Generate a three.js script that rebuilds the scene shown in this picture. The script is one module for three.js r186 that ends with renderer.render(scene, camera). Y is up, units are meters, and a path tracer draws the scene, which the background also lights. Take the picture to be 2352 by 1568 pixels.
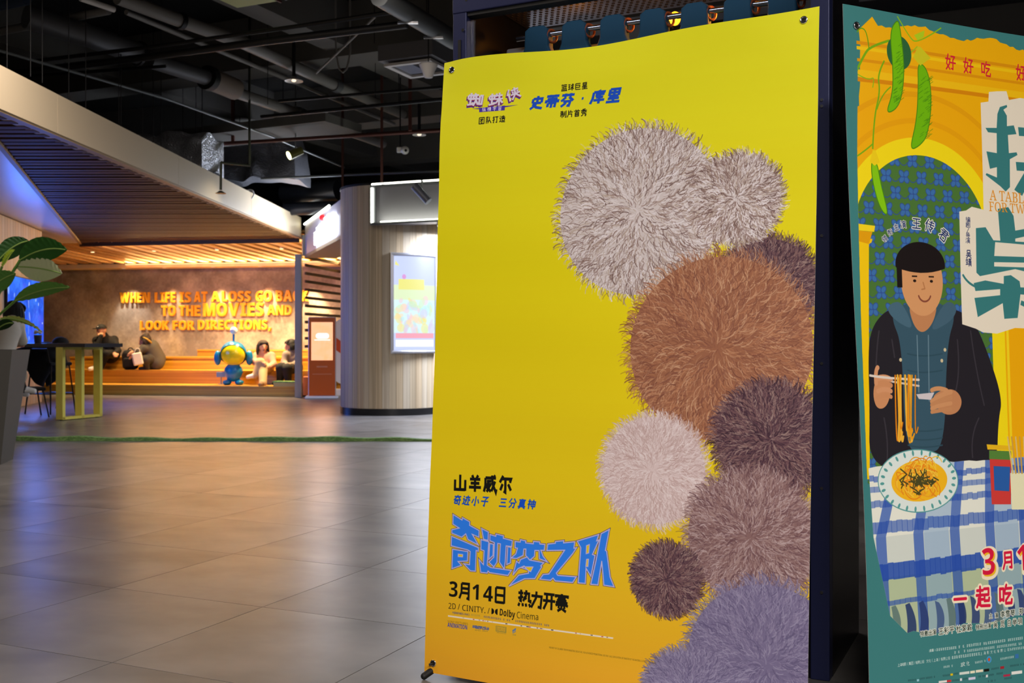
import * as THREE from 'three';
import { RectAreaLightUniformsLib } from 'three/addons/lights/RectAreaLightUniformsLib.js';
import { RoundedBoxGeometry } from 'three/addons/geometries/RoundedBoxGeometry.js';
import { TextGeometry } from 'three/addons/geometries/TextGeometry.js';
import { FontLoader } from 'three/addons/loaders/FontLoader.js';
import { MarchingCubes } from 'three/addons/objects/MarchingCubes.js';
import { mergeGeometries, mergeVertices } from 'three/addons/utils/BufferGeometryUtils.js';

// ---------------------------------------------------------------- camera, light, exposure
const F = 2390, CX = 1176, CY = 784, EYE = 1.075;          // focal length and centre in photo pixels, eye height in metres
const scene = new THREE.Scene();
scene.background = new THREE.Color(0x000000);
const camera = new THREE.PerspectiveCamera(2 * Math.atan(784 / F) * 180 / Math.PI, 1.5, 0.05, 80);
camera.position.set(0, EYE, 0);
camera.lookAt(0, EYE, -10);
camera.focus = 3.1;
camera.userData.fStop = 7.5;
const renderer = new THREE.WebGLRenderer({ antialias: true });
renderer.toneMapping = THREE.LinearToneMapping;
renderer.toneMappingExposure = 1.5;
renderer.shadowMap.enabled = true;
RectAreaLightUniformsLib.init();

// unseen ceiling panels lighting banners, plant and column: one list, [X, height, Z ahead of the camera, width, depth, radiance, colour]
const UNSEEN_LOBBY_PANELS = [
  [0.2, 4.35, -3.2, 2.4, 1.2, 38, 0xfff6ee],
  [2.8, 4.35, -2.2, 1.2, 1.2, 38, 0xfff6ee],
  [-2.9, 4.35, 3.2, 1.2, 0.6, 15, 0xfff0e4],
  [-3.3, 4.35, 8.3, 1.2, 0.6, 20, 0xfff0e4],
  [-0.9, 4.35, 9.0, 1.2, 0.6, 11, 0xfff0e4],
];
const LIGHT = { led: 10, shop: 34, cove: 16, wash: 14, down: 46, screen: 11, kiosk: 2.2, spot: 2.5, lightbox: 2, sign: 1.8, cabinet: 1.4 };  // shop, down and cabinet drive lamps that are out of sight

// ---------------------------------------------------------------- helpers
let seed = 7;
const rnd = () => { seed = (seed * 1664525 + 1013904223) >>> 0; return seed / 4294967296; };
const R = (a, b) => a + (b - a) * rnd();
const V = (X, h, Z) => new THREE.Vector3(X, h, -Z);
const atZ = (px, py, Z) => V((px - CX) * Z / F, EYE - (py - CY) * Z / F, Z);
const atH = (px, py, h) => atZ(px, py, (EYE - h) * F / (py - CY));
const ground = (px, py) => atH(px, py, 0);
function onPlane(px, py, p0, n) {                         // the point of a plane that a photo pixel looks at
  const d = new THREE.Vector3((px - CX) / F, -(py - CY) / F, -1), o = new THREE.Vector3(0, EYE, 0);
  return o.clone().addScaledVector(d, p0.clone().sub(o).dot(n) / d.dot(n));
}
const names = new Map();
const numbered = (n) => { const k = names.get(n) ?? 0; names.set(n, k + 1); return k ? n + '_' + String(k).padStart(3, '0') : n; };
function tag(o, label, category, group, kind) {
  Object.assign(o.userData, { label, category });
  if (group) o.userData.group = group;
  if (kind) o.userData.kind = kind;
  return o;
}
function thing(name, label, category, pos = V(0, 0, 0), turn = 0, group, kind) {
  const o = new THREE.Group(); o.name = numbered(name); o.position.copy(pos); o.rotation.y = turn; scene.add(o); o.updateMatrixWorld(true);
  return tag(o, label, category, group, kind);
}
function part(name, geo, mat, parent, label) {             // geometry in the parent's own coordinates
  const m = new THREE.Mesh(geo, mat); m.name = parent === scene ? numbered(name) : name; m.castShadow = m.receiveShadow = true; parent.add(m);
  if (label) m.userData.label = label;
  return m;
}
function wpart(name, geo, mat, parent, label) {            // geometry in world coordinates
  parent.updateWorldMatrix(true, false);
  geo.applyMatrix4(parent.matrixWorld.clone().invert());
  return part(name, geo, mat, parent, label);
}
const bx = (w, h, d, x = 0, y = 0, z = 0) => new THREE.BoxGeometry(w, h, d).translate(x, y, z);
const rbx = (w, h, d, r, x = 0, y = 0, z = 0) => new RoundedBoxGeometry(w, h, d, 2, r).translate(x, y, z);
const cyl = (r0, r1, h, x = 0, y = 0, z = 0, n = 20) => new THREE.CylinderGeometry(r1, r0, h, n).translate(x, y + h / 2, z);
const sph = (r, x = 0, y = 0, z = 0, sx = 1, sy = 1, sz = 1, n = 24) => new THREE.SphereGeometry(r, n, Math.round(n * 0.7)).scale(sx, sy, sz).translate(x, y, z);
const join = (...g) => mergeGeometries(g.map((q) => { const k = q.index ? q.toNonIndexed() : q; for (const a of Object.keys(k.attributes)) if (!['position', 'normal', 'uv'].includes(a)) k.deleteAttribute(a); return k; }));
function bar(a, b, w, h, up = new THREE.Vector3(0, 1, 0)) { // a box from a to b, w across and h along up
  const d = b.clone().sub(a), L = d.length(), z = d.clone().normalize(), x = up.clone().cross(z).normalize(), y = z.clone().cross(x);
  return new THREE.BoxGeometry(w, h, L).applyMatrix4(new THREE.Matrix4().makeBasis(x, y, z).setPosition(a.clone().add(b).multiplyScalar(0.5)));
}
function rod(a, b, r, n = 10, r2 = r) {
  const d = b.clone().sub(a), L = d.length();
  return new THREE.CylinderGeometry(r2, r, L, n).applyQuaternion(new THREE.Quaternion().setFromUnitVectors(new THREE.Vector3(0, 1, 0), d.normalize())).translate((a.x + b.x) / 2, (a.y + b.y) / 2, (a.z + b.z) / 2);
}
const tube = (pts, r, seg = 40, rs = 8, tension = 0.5) => new THREE.TubeGeometry(new THREE.CatmullRomCurve3(pts, false, 'catmullrom', tension), seg, r, rs, false);
const polyRod = (pts, r, n = 10) => join(...pts.slice(1).map((p, i) => rod(pts[i], p, r, n)), ...pts.slice(1, -1).map((p) => sph(r * 1.02, p.x, p.y, p.z, 1, 1, 1, 10)));
function prism(pts, h0, h1) {                               // a vertical prism over a ground outline of [X, Z]
  const s = new THREE.Shape(pts.map(([x, z]) => new THREE.Vector2(x, z)));
  return new THREE.ExtrudeGeometry(s, { depth: h1 - h0, bevelEnabled: false }).applyMatrix4(new THREE.Matrix4().set(1, 0, 0, 0, 0, 0, 1, h0, 0, -1, 0, 0, 0, 0, 0, 1));
}

// ---------------------------------------------------------------- procedural textures
function grid(n) { const a = new Float32Array(n * n); for (let i = 0; i < a.length; i++) a[i] = rnd(); return a; }
function vnoise(a, n, x, y) {
  const xi = Math.floor(x), yi = Math.floor(y), fx = x - xi, fy = y - yi, u = fx * fx * (3 - 2 * fx), v = fy * fy * (3 - 2 * fy), w = (i, j) => a[(((j % n) + n) % n) * n + (((i % n) + n) % n)];
  return (w(xi, yi) * (1 - u) + w(xi + 1, yi) * u) * (1 - v) + (w(xi, yi + 1) * (1 - u) + w(xi + 1, yi + 1) * u) * v;
}
function fbmTexture(size, layers, paint, srgb = true, float = false) {     // layers: [cells across x, cells across y, weight]; tiles without seams
  const g = layers.map(([cx, cy]) => { const n = Math.max(cx, cy); return grid(n); }), data = float ? new Float32Array(size * size * 4) : new Uint8Array(size * size * 4), total = layers.reduce((s, l) => s + l[2], 0);
  const wrap = (a, n, cx, cy, x, y) => {
    const xi = Math.floor(x), yi = Math.floor(y), fx = x - xi, fy = y - yi, u = fx * fx * (3 - 2 * fx), v = fy * fy * (3 - 2 * fy), w = (i, j) => a[(((j % cy) + cy) % cy) * n + (((i % cx) + cx) % cx)];
    return (w(xi, yi) * (1 - u) + w(xi + 1, yi) * u) * (1 - v) + (w(xi, yi + 1) * (1 - u) + w(xi + 1, yi + 1) * u) * v;
  };
  for (let y = 0; y < size; y++) for (let x = 0; x < size; x++) {
    let s = 0;
    layers.forEach(([cx, cy, k], i) => { s += k * wrap(g[i], Math.max(cx, cy), cx, cy, x / size * cx, y / size * cy); });
    const c = paint(s / total, x, y), o = (y * size + x) * 4;
    data[o] = c[0]; data[o + 1] = c[1]; data[o + 2] = c[2]; data[o + 3] = float ? 1 : 255;
  }
  const t = float ? new THREE.DataTexture(data, size, size, THREE.RGBAFormat, THREE.FloatType) : new THREE.DataTexture(data, size, size); t.wrapS = t.wrapT = THREE.RepeatWrapping; t.magFilter = THREE.LinearFilter; t.minFilter = THREE.LinearMipmapLinearFilter; t.generateMipmaps = true;
  if (srgb) t.colorSpace = THREE.SRGBColorSpace;
  t.needsUpdate = true; return t;
}
const mixc = (a, b, t) => a.map((v, i) => v + (b[i] - v) * Math.min(1, Math.max(0, t)));
const std = (color, roughness = 0.6, metalness = 0, extra = {}) => new THREE.MeshStandardMaterial({ color, roughness, metalness, ...extra });
const phys = (color, roughness, extra) => new THREE.MeshPhysicalMaterial({ color, roughness, ...extra });
const stoneMap = fbmTexture(1024, [[5, 8, 0.7], [11, 16, 0.7], [26, 38, 0.45], [80, 110, 0.16]], (s) => { const k = 0.13 + 0.2 * (s - 0.28); return [k * 1.04, k * 0.975, k * 0.93]; }, false, true);
const stoneRough = fbmTexture(512, [[6, 9, 1], [18, 26, 0.6]], (s) => { const v = 0.315 + 0.05 * (s - 0.5); return [v, v, v]; }, false, true);
const concreteMap = fbmTexture(512, [[3, 4, 1], [8, 9, 0.8], [24, 24, 0.5], [90, 90, 0.35]], (s) => mixc([128, 116, 106], [196, 182, 164], (s - 0.28) * 2.2));
const plankMap = fbmTexture(512, [[40, 2, 1], [110, 3, 0.7], [12, 2, 0.6]], (s) => mixc([188, 172, 148], [226, 213, 190], (s - 0.25) * 2));
const woodMap = fbmTexture(512, [[2, 60, 1], [3, 140, 0.7], [2, 14, 0.6]], (s) => mixc([176, 122, 28], [214, 162, 52], (s - 0.25) * 2));
const foilBump = fbmTexture(512, [[7, 9, 1], [18, 16, 0.8], [44, 40, 0.5]], (s) => { const v = 255 * Math.abs(((s * 5) % 1) * 2 - 1); return [v, v, v]; }, false);
const turfMap = fbmTexture(256, [[20, 20, 1], [90, 90, 1]], (s) => mixc([84, 122, 66], [142, 176, 106], (s - 0.25) * 2));

const M = {
  tile: std(0xffffff, 1, 0, { map: stoneMap, roughnessMap: stoneRough }),
  grout: std(0x3a3634, 0.8),
  concrete: std(0xffffff, 0.85, 0, { map: concreteMap }),
  plank: [0xffffff, 0xf4efe6, 0xfff6e8].map((c) => std(c, 0.55, 0, { map: plankMap })),
  golden: std(0xffffff, 0.45, 0, { map: woodMap }),
  slatDark: [0x5c3e26, 0x553820, 0x64452b].map((c) => phys(c, 0.6, { specularIntensity: 0.35 })),
  slatGold: [0xd8ae72, 0xb0844a, 0xe4be88].map((c) => std(c, 0.5)),  // spread of tones paints in the lit and shaded banding of the slats
  slatBrown: std(0x4a3820, 0.7),
  fascia: std(0xdcc9a8, 0.5),
  cream: std(0xe9dfd0, 0.5),
  plain: std(0xcfc6be, 0.32),
  black: std(0x050505, 0.6),
  blackSoft: std(0x0a0a0c, 0.85),
  ceiling: std(0x060607, 0.9),
  beam: std(0x6a6864, 0.9),
  duct: std(0x77797c, 0.5, 0.6),
  galv: std(0x8f9596, 0.55, 0.7),
  pipeGrey: std(0x8c8a86, 0.5),
  pipeBlack: std(0x0b0b0d, 0.5),
  rust: std(0x5a2e24, 0.6),
  bronze: std(0x55594a, 0.45, 0.6),
  foil: std(0xd4d8e0, 0.36, 0.5, { bumpMap: foilBump, bumpScale: 0.006 }),
  plasticSheet: std(0x8a8c94, 0.35, 0.3, { bumpMap: foilBump, bumpScale: 0.006 }),
  white: std(0xe8e6e2, 0.5),
  greyPanel: std(0x8d8b92, 0.5),
  postGrey: std(0x9c9486, 0.5),
  yellow: std(0xeee068, 0.35),
  tableTop: std(0x2b2a2c, 0.3),
  orange: std(0xc85408, 0.35),
  turf: std(0xffffff, 0.95, 0, { map: turfMap }),
  potGrey: std(0x55534e, 0.75),
  chrome: std(0xd8dade, 0.18, 1),
  navy: std(0x242a52, 0.4, 0.3),
  cabinetBlack: std(0x050507, 0.3),
  teal: std(0x16485a, 0.75),
  letter: std(0xf2ac1e, 0.5),
  glow: (c, i) => new THREE.MeshStandardMaterial({ color: 0x111111, emissive: c, emissiveIntensity: i, roughness: 0.6 }),
};
M.plank.forEach((m) => { m.map = plankMap; });
function areaLight(name, pos, target, w, h, color, intensity, parent) {
  const l = new THREE.RectAreaLight(color, intensity, w, h); l.name = name;
  const p = parent ?? scene; p.add(l); p.updateWorldMatrix(true, false);
  const inv = p.matrixWorld.clone().invert();
  l.position.copy(pos.clone().applyMatrix4(inv)); l.lookAt(target);
  return l;
}
// the building's grid: p runs right and nearer along the tiles, q runs away and right
const CB = 0.9116, SB = 0.411, TURN = -Math.atan2(SB, CB);
const G = (p, q, h) => V(CB * p + SB * q, h, -SB * p + CB * q);

// ---------------------------------------------------------------- the setting
// floor: stone tiles laid on the building's grid, a slab below, plain stone where the tiles are too far to tell apart
{
  const fl = thing('floor', 'polished grey brown stone tile floor with dark joints', 'floor', V(0, 0, 0), 0, null, 'structure');
  part('floor_slab', bx(34, 0.2, 44, -4, -0.106, -10), M.grout, fl);
  const T = 0.8, P0 = -1.854, Q0 = 3.427, gap = 0.0035, seen = [];
  const variants = [];
  for (let i = 0; i < 12; i++) {
    const g = new THREE.BoxGeometry(T - gap, 0.02, T - gap), uv = g.attributes.uv, ox = (i % 4) * 0.25 + 0.03, oy = Math.floor(i / 4) * 0.31;
    for (let k = 0; k < uv.count; k++) uv.setXY(k, ox + uv.getX(k) * 0.25, oy + uv.getY(k) * 0.25);
    variants.push(g.translate(0, -0.01, 0));
  }
  for (let i = -18; i <= 12; i++) for (let j = -6; j <= 26; j++) {
    const c = G(P0 + (i + 0.5) * T, Q0 + (j + 0.5) * T, 0), Z = -c.z;
    if (Z > 1 && Z < 14.6 && Math.abs(c.x) < Z * 0.5 + 1.4 && !(c.x > 0.9 && Z > 5) && c.x > -9) seen.push([i, j, c]);
  }
  const done = new Set();
  for (const [i, j, c] of seen) {
    const m = part('tile', variants[(i * 7 + j * 5 + 700) % 12], M.tile, fl); m.position.copy(c); m.rotation.y = TURN + ((i + j) & 1 ? Math.PI : 0); done.add(i + ',' + j);
  }
  const rest = [];                                          // the remaining tiles, one joined part
  for (let i = -40; i <= 34; i++) for (let j = -16; j <= 46; j++) {
    if (done.has(i + ',' + j)) continue;
    const c = G(P0 + (i + 0.5) * T, Q0 + (j + 0.5) * T, 0);
    if (c.x < -20 || c.x > 12 || c.z > 11 || c.z < -31) continue;
    const s = ((i * 7 + j * 5 + 700) % 12), g = new THREE.PlaneGeometry(T - gap, T - gap).rotateX(-Math.PI / 2), uv = g.attributes.uv;
    for (let k = 0; k < uv.count; k++) uv.setXY(k, (s % 4) * 0.25 + uv.getX(k) * 0.25, Math.floor(s / 4) * 0.31 + uv.getY(k) * 0.25);
    rest.push(g.rotateY(TURN).translate(c.x, 0, c.z));
  }
  const far = part('far_tiles', mergeGeometries(rest), M.tile, fl); far.userData.kind = 'stuff';
}
// outer walls and the black upper ceiling
const shell = (name, label, geo, mat) => { const m = part(name, geo, mat, scene); tag(m, label, 'wall', null, 'structure'); return m; };
shell('wall_far', 'dark far wall of the lobby behind the pipes', bx(33, 5.6, 0.3, -4, 2.8, -31.2), M.blackSoft);
shell('wall_right', 'dark right wall of the lobby behind the banners', bx(0.3, 5.6, 43, 12.2, 2.8, -10), M.blackSoft);
shell('wall_rear', 'grey rear wall of the lobby', bx(33, 5.6, 0.3, -4, 2.8, 11.2), std(0x55504c, 0.8));
shell('wall_outer', 'dark outer wall at the plant side of the lobby', bx(0.3, 5.6, 43, -20.2, 2.8, -10), M.blackSoft);
tag(part('ceiling', bx(33, 0.3, 43, -4, 5.6, -10), M.ceiling, scene), 'black painted open ceiling slab above the pipes', 'ceiling', null, 'structure');

// concrete girders below the slab
{
  const cl = thing('ceiling_girders', 'grey concrete girders crossing under the black ceiling', 'girder', V(0, 0, 0), 0, null, 'structure');
  for (const q of [11.6, 15.2, 18.6, 22.2]) wpart('girder', bar(G(-18, q, 5.16), G(14, q, 5.16), 0.5, 0.8), M.beam, cl);
  for (const p of [-11.5, -7.6, -3.9]) wpart('girder', bar(G(p, 6, 5.16), G(p, 26, 5.16), 0.35, 0.6), M.beam, cl);
}

// ---------------------------------------------------------------- the alcove with the stepped bench. B(u left along the wall, v back, h)
const R0 = [-4.10, 20.13], BL = [-0.9827, 0.185], BN = [0.185, 0.9827];
const B = (u, v, h) => V(R0[0] + BL[0] * u + BN[0] * v, h, R0[1] + BL[1] * u + BN[1] * v);
const bxz = (u, v) => [R0[0] + BL[0] * u + BN[0] * v, R0[1] + BL[1] * u + BN[1] * v];
const wallN = V(BN[0], 0, BN[1]).sub(V(0, 0, 0)).normalize();
const bprism = (u0, u1, v0, v1, h0, h1) => prism([bxz(u0, v0), bxz(u1, v0), bxz(u1, v1), bxz(u0, v1)], h0, h1);
function planarUV(g, su, sh) { // texture coordinates in metres along the bench wall and up
  const p = g.attributes.position, uv = g.attributes.uv;
  for (let i = 0; i < p.count; i++) { const x = p.getX(i), y = p.getY(i), z = -p.getZ(i), a = (x - R0[0]) * BL[0] + (z - R0[1]) * BL[1], b = (x - R0[0]) * BN[0] + (z - R0[1]) * BN[1]; uv.setXY(i, a * su, (y + b) * sh); }
  return g;
}
{
  const w = part('wall_back', planarUV(bprism(-2.6, 9.5, 2.45, 2.7, 0, 3.6), 0.28, 0.28), M.concrete, scene);
  tag(w, 'brown grey concrete wall behind the stepped bench', 'wall', null, 'structure');
  const st = thing('stepped_bench', 'golden wooden stepped seating along the concrete wall', 'bench', B(2.6, 0.5, 0), 0);
  const tread = (n, u0, u1, v0, h0, h1) => {
    wpart('riser', planarUV(bprism(u0, u1, v0 + 0.02, 2.44, h0, h1 - 0.035), 0.3, 0.6), M.golden, st);
    wpart('tread', planarUV(bprism(u0 - 0.005, u1, v0, 2.44, h1 - 0.035, h1), 0.3, 0.6), M.golden, st);
  };
  tread(1, 0.0, 6.4, 0, 0, 0.205); tread(2, 0.0, 6.4, 0.85, 0.205, 0.48); tread(3, -0.1, 6.0, 1.6, 0.48, 0.745); tread(4, -0.1, 3.35, 2.3, 0.745, 0.9);
}
// tan partition at the end of the alcove, seen past the big screen
tag(part('partition', bprism(6.9, 7.15, 1.2, 1.4, 0, 1.78), std(0xc39a6c, 0.6), scene), 'tan low partition between the blue screen and the concrete wall', 'partition');

// bulkhead with the cove strip, then the glowing slatted ceiling falling towards it
{
  const bh = part('trim_1', bprism(-1.2, 8.6, 2.0, 2.45, 2.7, 2.79), M.fascia, scene); tag(bh, 'wooden bulkhead along the top of the concrete wall', 'bulkhead', null, 'structure');
  const gc = thing('golden_slat_ceiling', 'golden wooden slat ceiling falling towards the concrete wall', 'ceiling', B(3, 1, 2.9), 0, null, 'structure');
  const hAt = (v) => 3.07 - 0.25 * (v + 0.1) / 2.1;
  { // board above the slats
    const a = [B(-2.2, -0.1, hAt(-0.1) + 0.1), B(8.6, -0.1, hAt(-0.1) + 0.1), B(8.6, 2.3, hAt(2.3) + 0.1), B(-2.2, 2.3, hAt(2.3) + 0.1)], g = new THREE.BufferGeometry();
    const pos = []; const q = (i, j, k, l) => { for (const n of [i, j, k, i, k, l]) pos.push(...n.toArray()); };
    const t = a.map((p) => p.clone().add(new THREE.Vector3(0, 0.05, 0)));
    q(a[0], a[1], a[2], a[3]); q(t[3], t[2], t[1], t[0]); q(a[0], a[3], t[3], t[0]); q(a[1], t[1], t[2], a[2]); q(a[0], t[0], t[1], a[1]); q(a[3], a[2], t[2], t[3]);
    g.setAttribute('position', new THREE.Float32BufferAttribute(pos, 3)); g.setAttribute('uv', new THREE.Float32BufferAttribute(new Float32Array(pos.length / 3 * 2), 2)); g.computeVertexNormals();
    wpart('backing_board', g, std(0x6e4e2a, 0.8), gc);
  }
  for (let u = -1.6; u < 8.4; u += 0.29) {
    const a = B(u + 0.36, -0.1, hAt(-0.1) + 0.02), b = B(u - 0.38, 2.06, hAt(2.06) + 0.02);
    wpart('slat', bar(a, b, 0.15, 0.08), M.slatGold[Math.floor(rnd() * 3)], gc);
  }
  const cv = thing('cove_light_strip', 'warm light strip glowing under the end of the golden slats', 'light strip', B(2, 1.99, 2.76));
  wpart('glowing_strip', bar(B(-0.3, 1.993, 2.775), B(4.9, 1.993, 2.775), 0.012, 0.02), M.glow(0xffd490, 1.1), cv);
  const cf = thing('cove_light_strip', 'unseen warm light strip hidden behind the far edge of the dark soffit', 'light strip', B(2.0, 0.0, 3.035));  // unseen strip, placed to light the front of the golden slats
  wpart('glowing_strip', bar(B(-0.2, 0.0, 3.035), B(4.2, 0.0, 3.035), 0.012, 0.02), M.glow(0xffd490, 1.1), cf);
  areaLight('unseen_front_cove_lamp', B(2.0, 0.02, 3.02), B(2.0, 1.6, 3.0), 4.4, 0.04, 0xffc678, LIGHT.cove * 2.4, cf);
  areaLight('cove_lamp', B(2.3, 1.97, 2.765), B(2.3, 0.6, 3.25), 5.2, 0.05, 0xffc678, LIGHT.cove * 4, cv);
}
// small recessed spots in the bulkhead washing the wall: [u, strength, colour]
[[4.98, 0.5, 0xfff4e4, 'above the word WHEN'], [4.0, 0.4, 0xffdcae, 'above the word LIFE'], [2.85, 0.7, 0xffdcae, 'above the word LOSS'], [1.75, 1.0, 0xffd8a4, 'above the word GO'], [0.72, 1.4, 0xffd8a4, 'above the word BACK'], [-0.75, 1.2, 0xffd8a4, 'behind the slat screen']].forEach(([u, k, c, word]) => {
  const s = thing('recessed_spotlight', 'small recessed spotlight in the wooden bulkhead ' + word, 'spotlight', B(u, 2.06, 2.7), 0, 'spotlights along the bulkhead');
  wpart('trim_ring', new THREE.TorusGeometry(0.04, 0.009, 8, 20).rotateX(Math.PI / 2).translate(0, 0, 0).translate(B(u, 2.06, 2.697).x, 2.697, B(u, 2.06, 2.697).z), M.white, s);
  const c0 = B(u, 2.06, 2.694); wpart('lamp_lens', cyl(0.032, 0.032, 0.004, c0.x, c0.y, c0.z), M.glow(c, 5), s);
  const l = new THREE.SpotLight(c, LIGHT.wash * k, 0, 0.5, 0.45, 2); l.name = 'wall_wash_lamp'; l.position.copy(s.worldToLocal(B(u, 2.06, 2.68))); l.castShadow = true;
  l.target.position.copy(s.worldToLocal(B(u, 2.5, 0.85))); l.shadow.radius = 1.5; s.add(l, l.target);
});

// unseen downlights between the golden slats, placed to light the bench
for (const [u, v] of [[0.7, 0.75], [2.1, 0.75], [3.5, 0.75], [4.9, 0.75]]) {
  const s = thing('unseen_downlight', 'unseen warm downlight between the golden slats lighting the bench', 'downlight', B(u, v, 2.95), 0, 'unseen downlights in the golden slat ceiling'), c0 = B(u, v, 2.945);
  wpart('housing', cyl(0.045, 0.045, 0.12, c0.x, c0.y, c0.z), M.fascia, s); wpart('lamp_lens', cyl(0.036, 0.036, 0.004, c0.x, c0.y - 0.006, c0.z), M.glow(0xffd9a0, 2), s);
  const l = new THREE.SpotLight(0xffdaa0, LIGHT.down * (u < 3 ? 1 : 0.3), 0, 1.05, 0.8, 2); l.name = 'unseen_bench_lamp'; l.position.copy(s.worldToLocal(B(u, v, 2.93))); l.target.position.copy(s.worldToLocal(B(u, v + 0.5, 0))); l.castShadow = true; l.shadow.radius = 2; s.add(l, l.target);
}
// horizontal slat screen closing the right side of the alcove
{
  const sc = thing('slat_screen', 'screen of horizontal wooden slats between the grey post and the concrete wall', 'screen', B(-0.1, 1.2, 0));
  wpart('post', bar(B(-0.06, 2.36, 0.02), B(-0.06, 2.36, 2.68), 0.06, 0.06, new THREE.Vector3(1, 0, 0)), M.slatBrown, sc);
  for (let h = 0.98; h < 2.75; h += 0.158) wpart('slat', bar(B(-0.06, 0.12, h), B(-0.06, 2.4, h), 0.03, 0.055), M.slatBrown, sc);
}
// grey post carrying the sign fascia
{
  const p = B(-0.02, -0.12, 0);
  tag(part('post', rbx(0.125, 2.75, 0.125, 0.008, 0, 1.375, 0), M.postGrey, scene), 'slim grey square post at the end of the stepped bench', 'post').position.copy(p);
}

// ---------------------------------------------------------------- left soffit: fascia beam, dark slats, plain bluish panel
const HS = 3.05;
{
  const a0 = V(-4.62, 0, 2.0), a1 = V(-4.392, 0, 10.0), a2 = V(-4.07, 0, 19.98), up = (p, h) => p.clone().setY(h);
  const fs = thing('fascia_beam', 'long cream fascia beam edging the slatted soffit', 'beam', up(a1, HS), 0, null, 'structure');
  const seg = (a, b, h0, h1, t) => bar(up(a, (h0 + h1) / 2), up(b, (h0 + h1) / 2), t, h1 - h0);
  const dir = a2.clone().sub(a1).normalize();
  const cuts = [a0, a0.clone().lerp(a1, 0.5), a1, a1.clone().addScaledVector(dir, 3.3), a1.clone().addScaledVector(dir, 6.6), a2];
  for (let i = 0; i < cuts.length - 1; i++) wpart('fascia_panel', seg(cuts[i], cuts[i + 1].clone().addScaledVector(dir, -0.006), 3.075, 3.45, 0.05), M.fascia, fs);
  for (let i = 0; i < cuts.length - 1; i++) wpart('lip', bar(up(cuts[i], 3.065).add(new THREE.Vector3(-0.07, 0, 0)), up(cuts[i + 1], 3.065).add(new THREE.Vector3(-0.07, 0, 0)), 0.16, 0.02), std(0xb79c74, 0.5), fs);
  const edge = [[-2.2, 2], [-5.12, 10.4], [-8.67, 20.9]];     // left edge of the slatted part
  const sf = thing('slatted_soffit', 'dark brown wooden slat soffit behind the cream fascia', 'soffit', V(-6, HS, 16), 0, null, 'structure');
  const xr = (Z) => -4.13 + (Z - 19.98) * 0.0322 - 0.02, xl = (Z) => -5.12 - (Z - 10.4) * 0.338, zEnd = (X) => 20.0 - (X + 4.07) * 0.188;
  for (let Z = 8.6; Z < 20.85; Z += 0.2 + 0.03 * ((Math.round(Z * 5) % 3) - 1)) {
    let x0 = Math.max(xl(Z), -8.7), x1 = xr(Z);
    if (Z > 20.0) x1 = Math.min(x1, -4.07 - (Z - 20.0) / 0.188);
    if (x1 - x0 < 0.05) continue;
    wpart('slat', bx(x1 - x0, 0.07, 0.125, (x0 + x1) / 2, HS + 0.035, -Z), M.slatDark[Math.floor(rnd() * 3)], sf);
  }
  wpart('backing_board', prism([[xr(7), 7], [xr(19.98), 20.0], [-8.67, 20.9], [-5.12, 10.4], [-4.4, 8.2]], HS + 0.075, HS + 0.12), std(0x2c1d10, 0.8), sf);
  wpart('edge_trim', join(bar(V(-4.37, HS - 0.005, 8.2), V(-5.12, HS - 0.005, 10.4), 0.05, 0.05), bar(V(-5.12, HS - 0.005, 10.4), V(-8.67, HS - 0.005, 20.9), 0.05, 0.05)), std(0x9a8050, 0.5), sf);
  wpart('end_trim', bar(V(-8.67, HS - 0.02, 20.9), V(-4.1, HS - 0.02, 20.02), 0.06, 0.1), M.slatDark[0], sf);
  const pl = part('soffit_panel', prism([[-4.42, 8.1], [-5.16, 10.4], [-8.71, 20.9], [-9.6, 21.0], [-8.4, 18.4], [-6.3, 8.1]], HS, HS + 0.08), M.plain, scene);
  tag(pl, 'smooth plain soffit panel catching blue light from the big screen', 'soffit', null, 'structure');
  // panel wall below it with the vertical boards
  const wl = thing('wall_left', 'pale vertical board wall behind the potted plant', 'wall', V(-8.2, 0, 17), 0, null, 'structure');
  const w0 = V(-7.05, 0, 11.6), w1 = V(-8.42, 0, 18.6), wd = w1.clone().sub(w0).normalize(), len = w1.distanceTo(w0), nB = 46;
  wpart('board_backing', bar(up(w0, 1.52).add(new THREE.Vector3(-0.07, 0, 0)), up(w1, 1.52).add(new THREE.Vector3(-0.07, 0, 0)), 0.08, 3.04), std(0x8a7a66, 0.7), wl);
  for (let i = 0; i < nB; i++) wpart('board', bar(up(w0, 1.52).addScaledVector(wd, len * i / nB + 0.004), up(w0, 1.52).addScaledVector(wd, len * (i + 1) / nB), 0.03, 3.04), M.plank[i % 3], wl);
  // the big blue screen on that wall
  const s0 = up(w1, 1.5).addScaledVector(wd, -2.35), s1 = up(w1, 1.5).addScaledVector(wd, -0.06), nrm = new THREE.Vector3(-wd.z, 0, wd.x).normalize();
  if (nrm.x < 0) nrm.negate();
  const off = nrm.clone().multiplyScalar(0.045), ds = thing('display_screen', 'glowing blue display screen on the pale board wall', 'screen', up(w1, 0.9).addScaledVector(wd, -1.2).addScaledVector(nrm, 0.04));
  const cv = document.createElement('canvas'); cv.width = 512; cv.height = 256; const c = cv.getContext('2d'), grad = c.createLinearGradient(0, 0, 0, 256);
  c.fillStyle = '#1f5fe8'; c.fillRect(0, 0, 512, 256);
  for (let i = 0; i < 420; i++) { const s = R(4, 46); c.globalAlpha = R(0.05, 0.28); c.fillStyle = ['#4f9cff', '#1238c8', '#2f78ff', '#3f8cff', '#5a4ce8', '#0f2fb0'][Math.floor(rnd() * 6)]; c.beginPath(); c.ellipse(R(0, 512), R(0, 256), s, s * R(0.5, 2.2), R(0, 3), 0, 7); c.fill(); }
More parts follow.
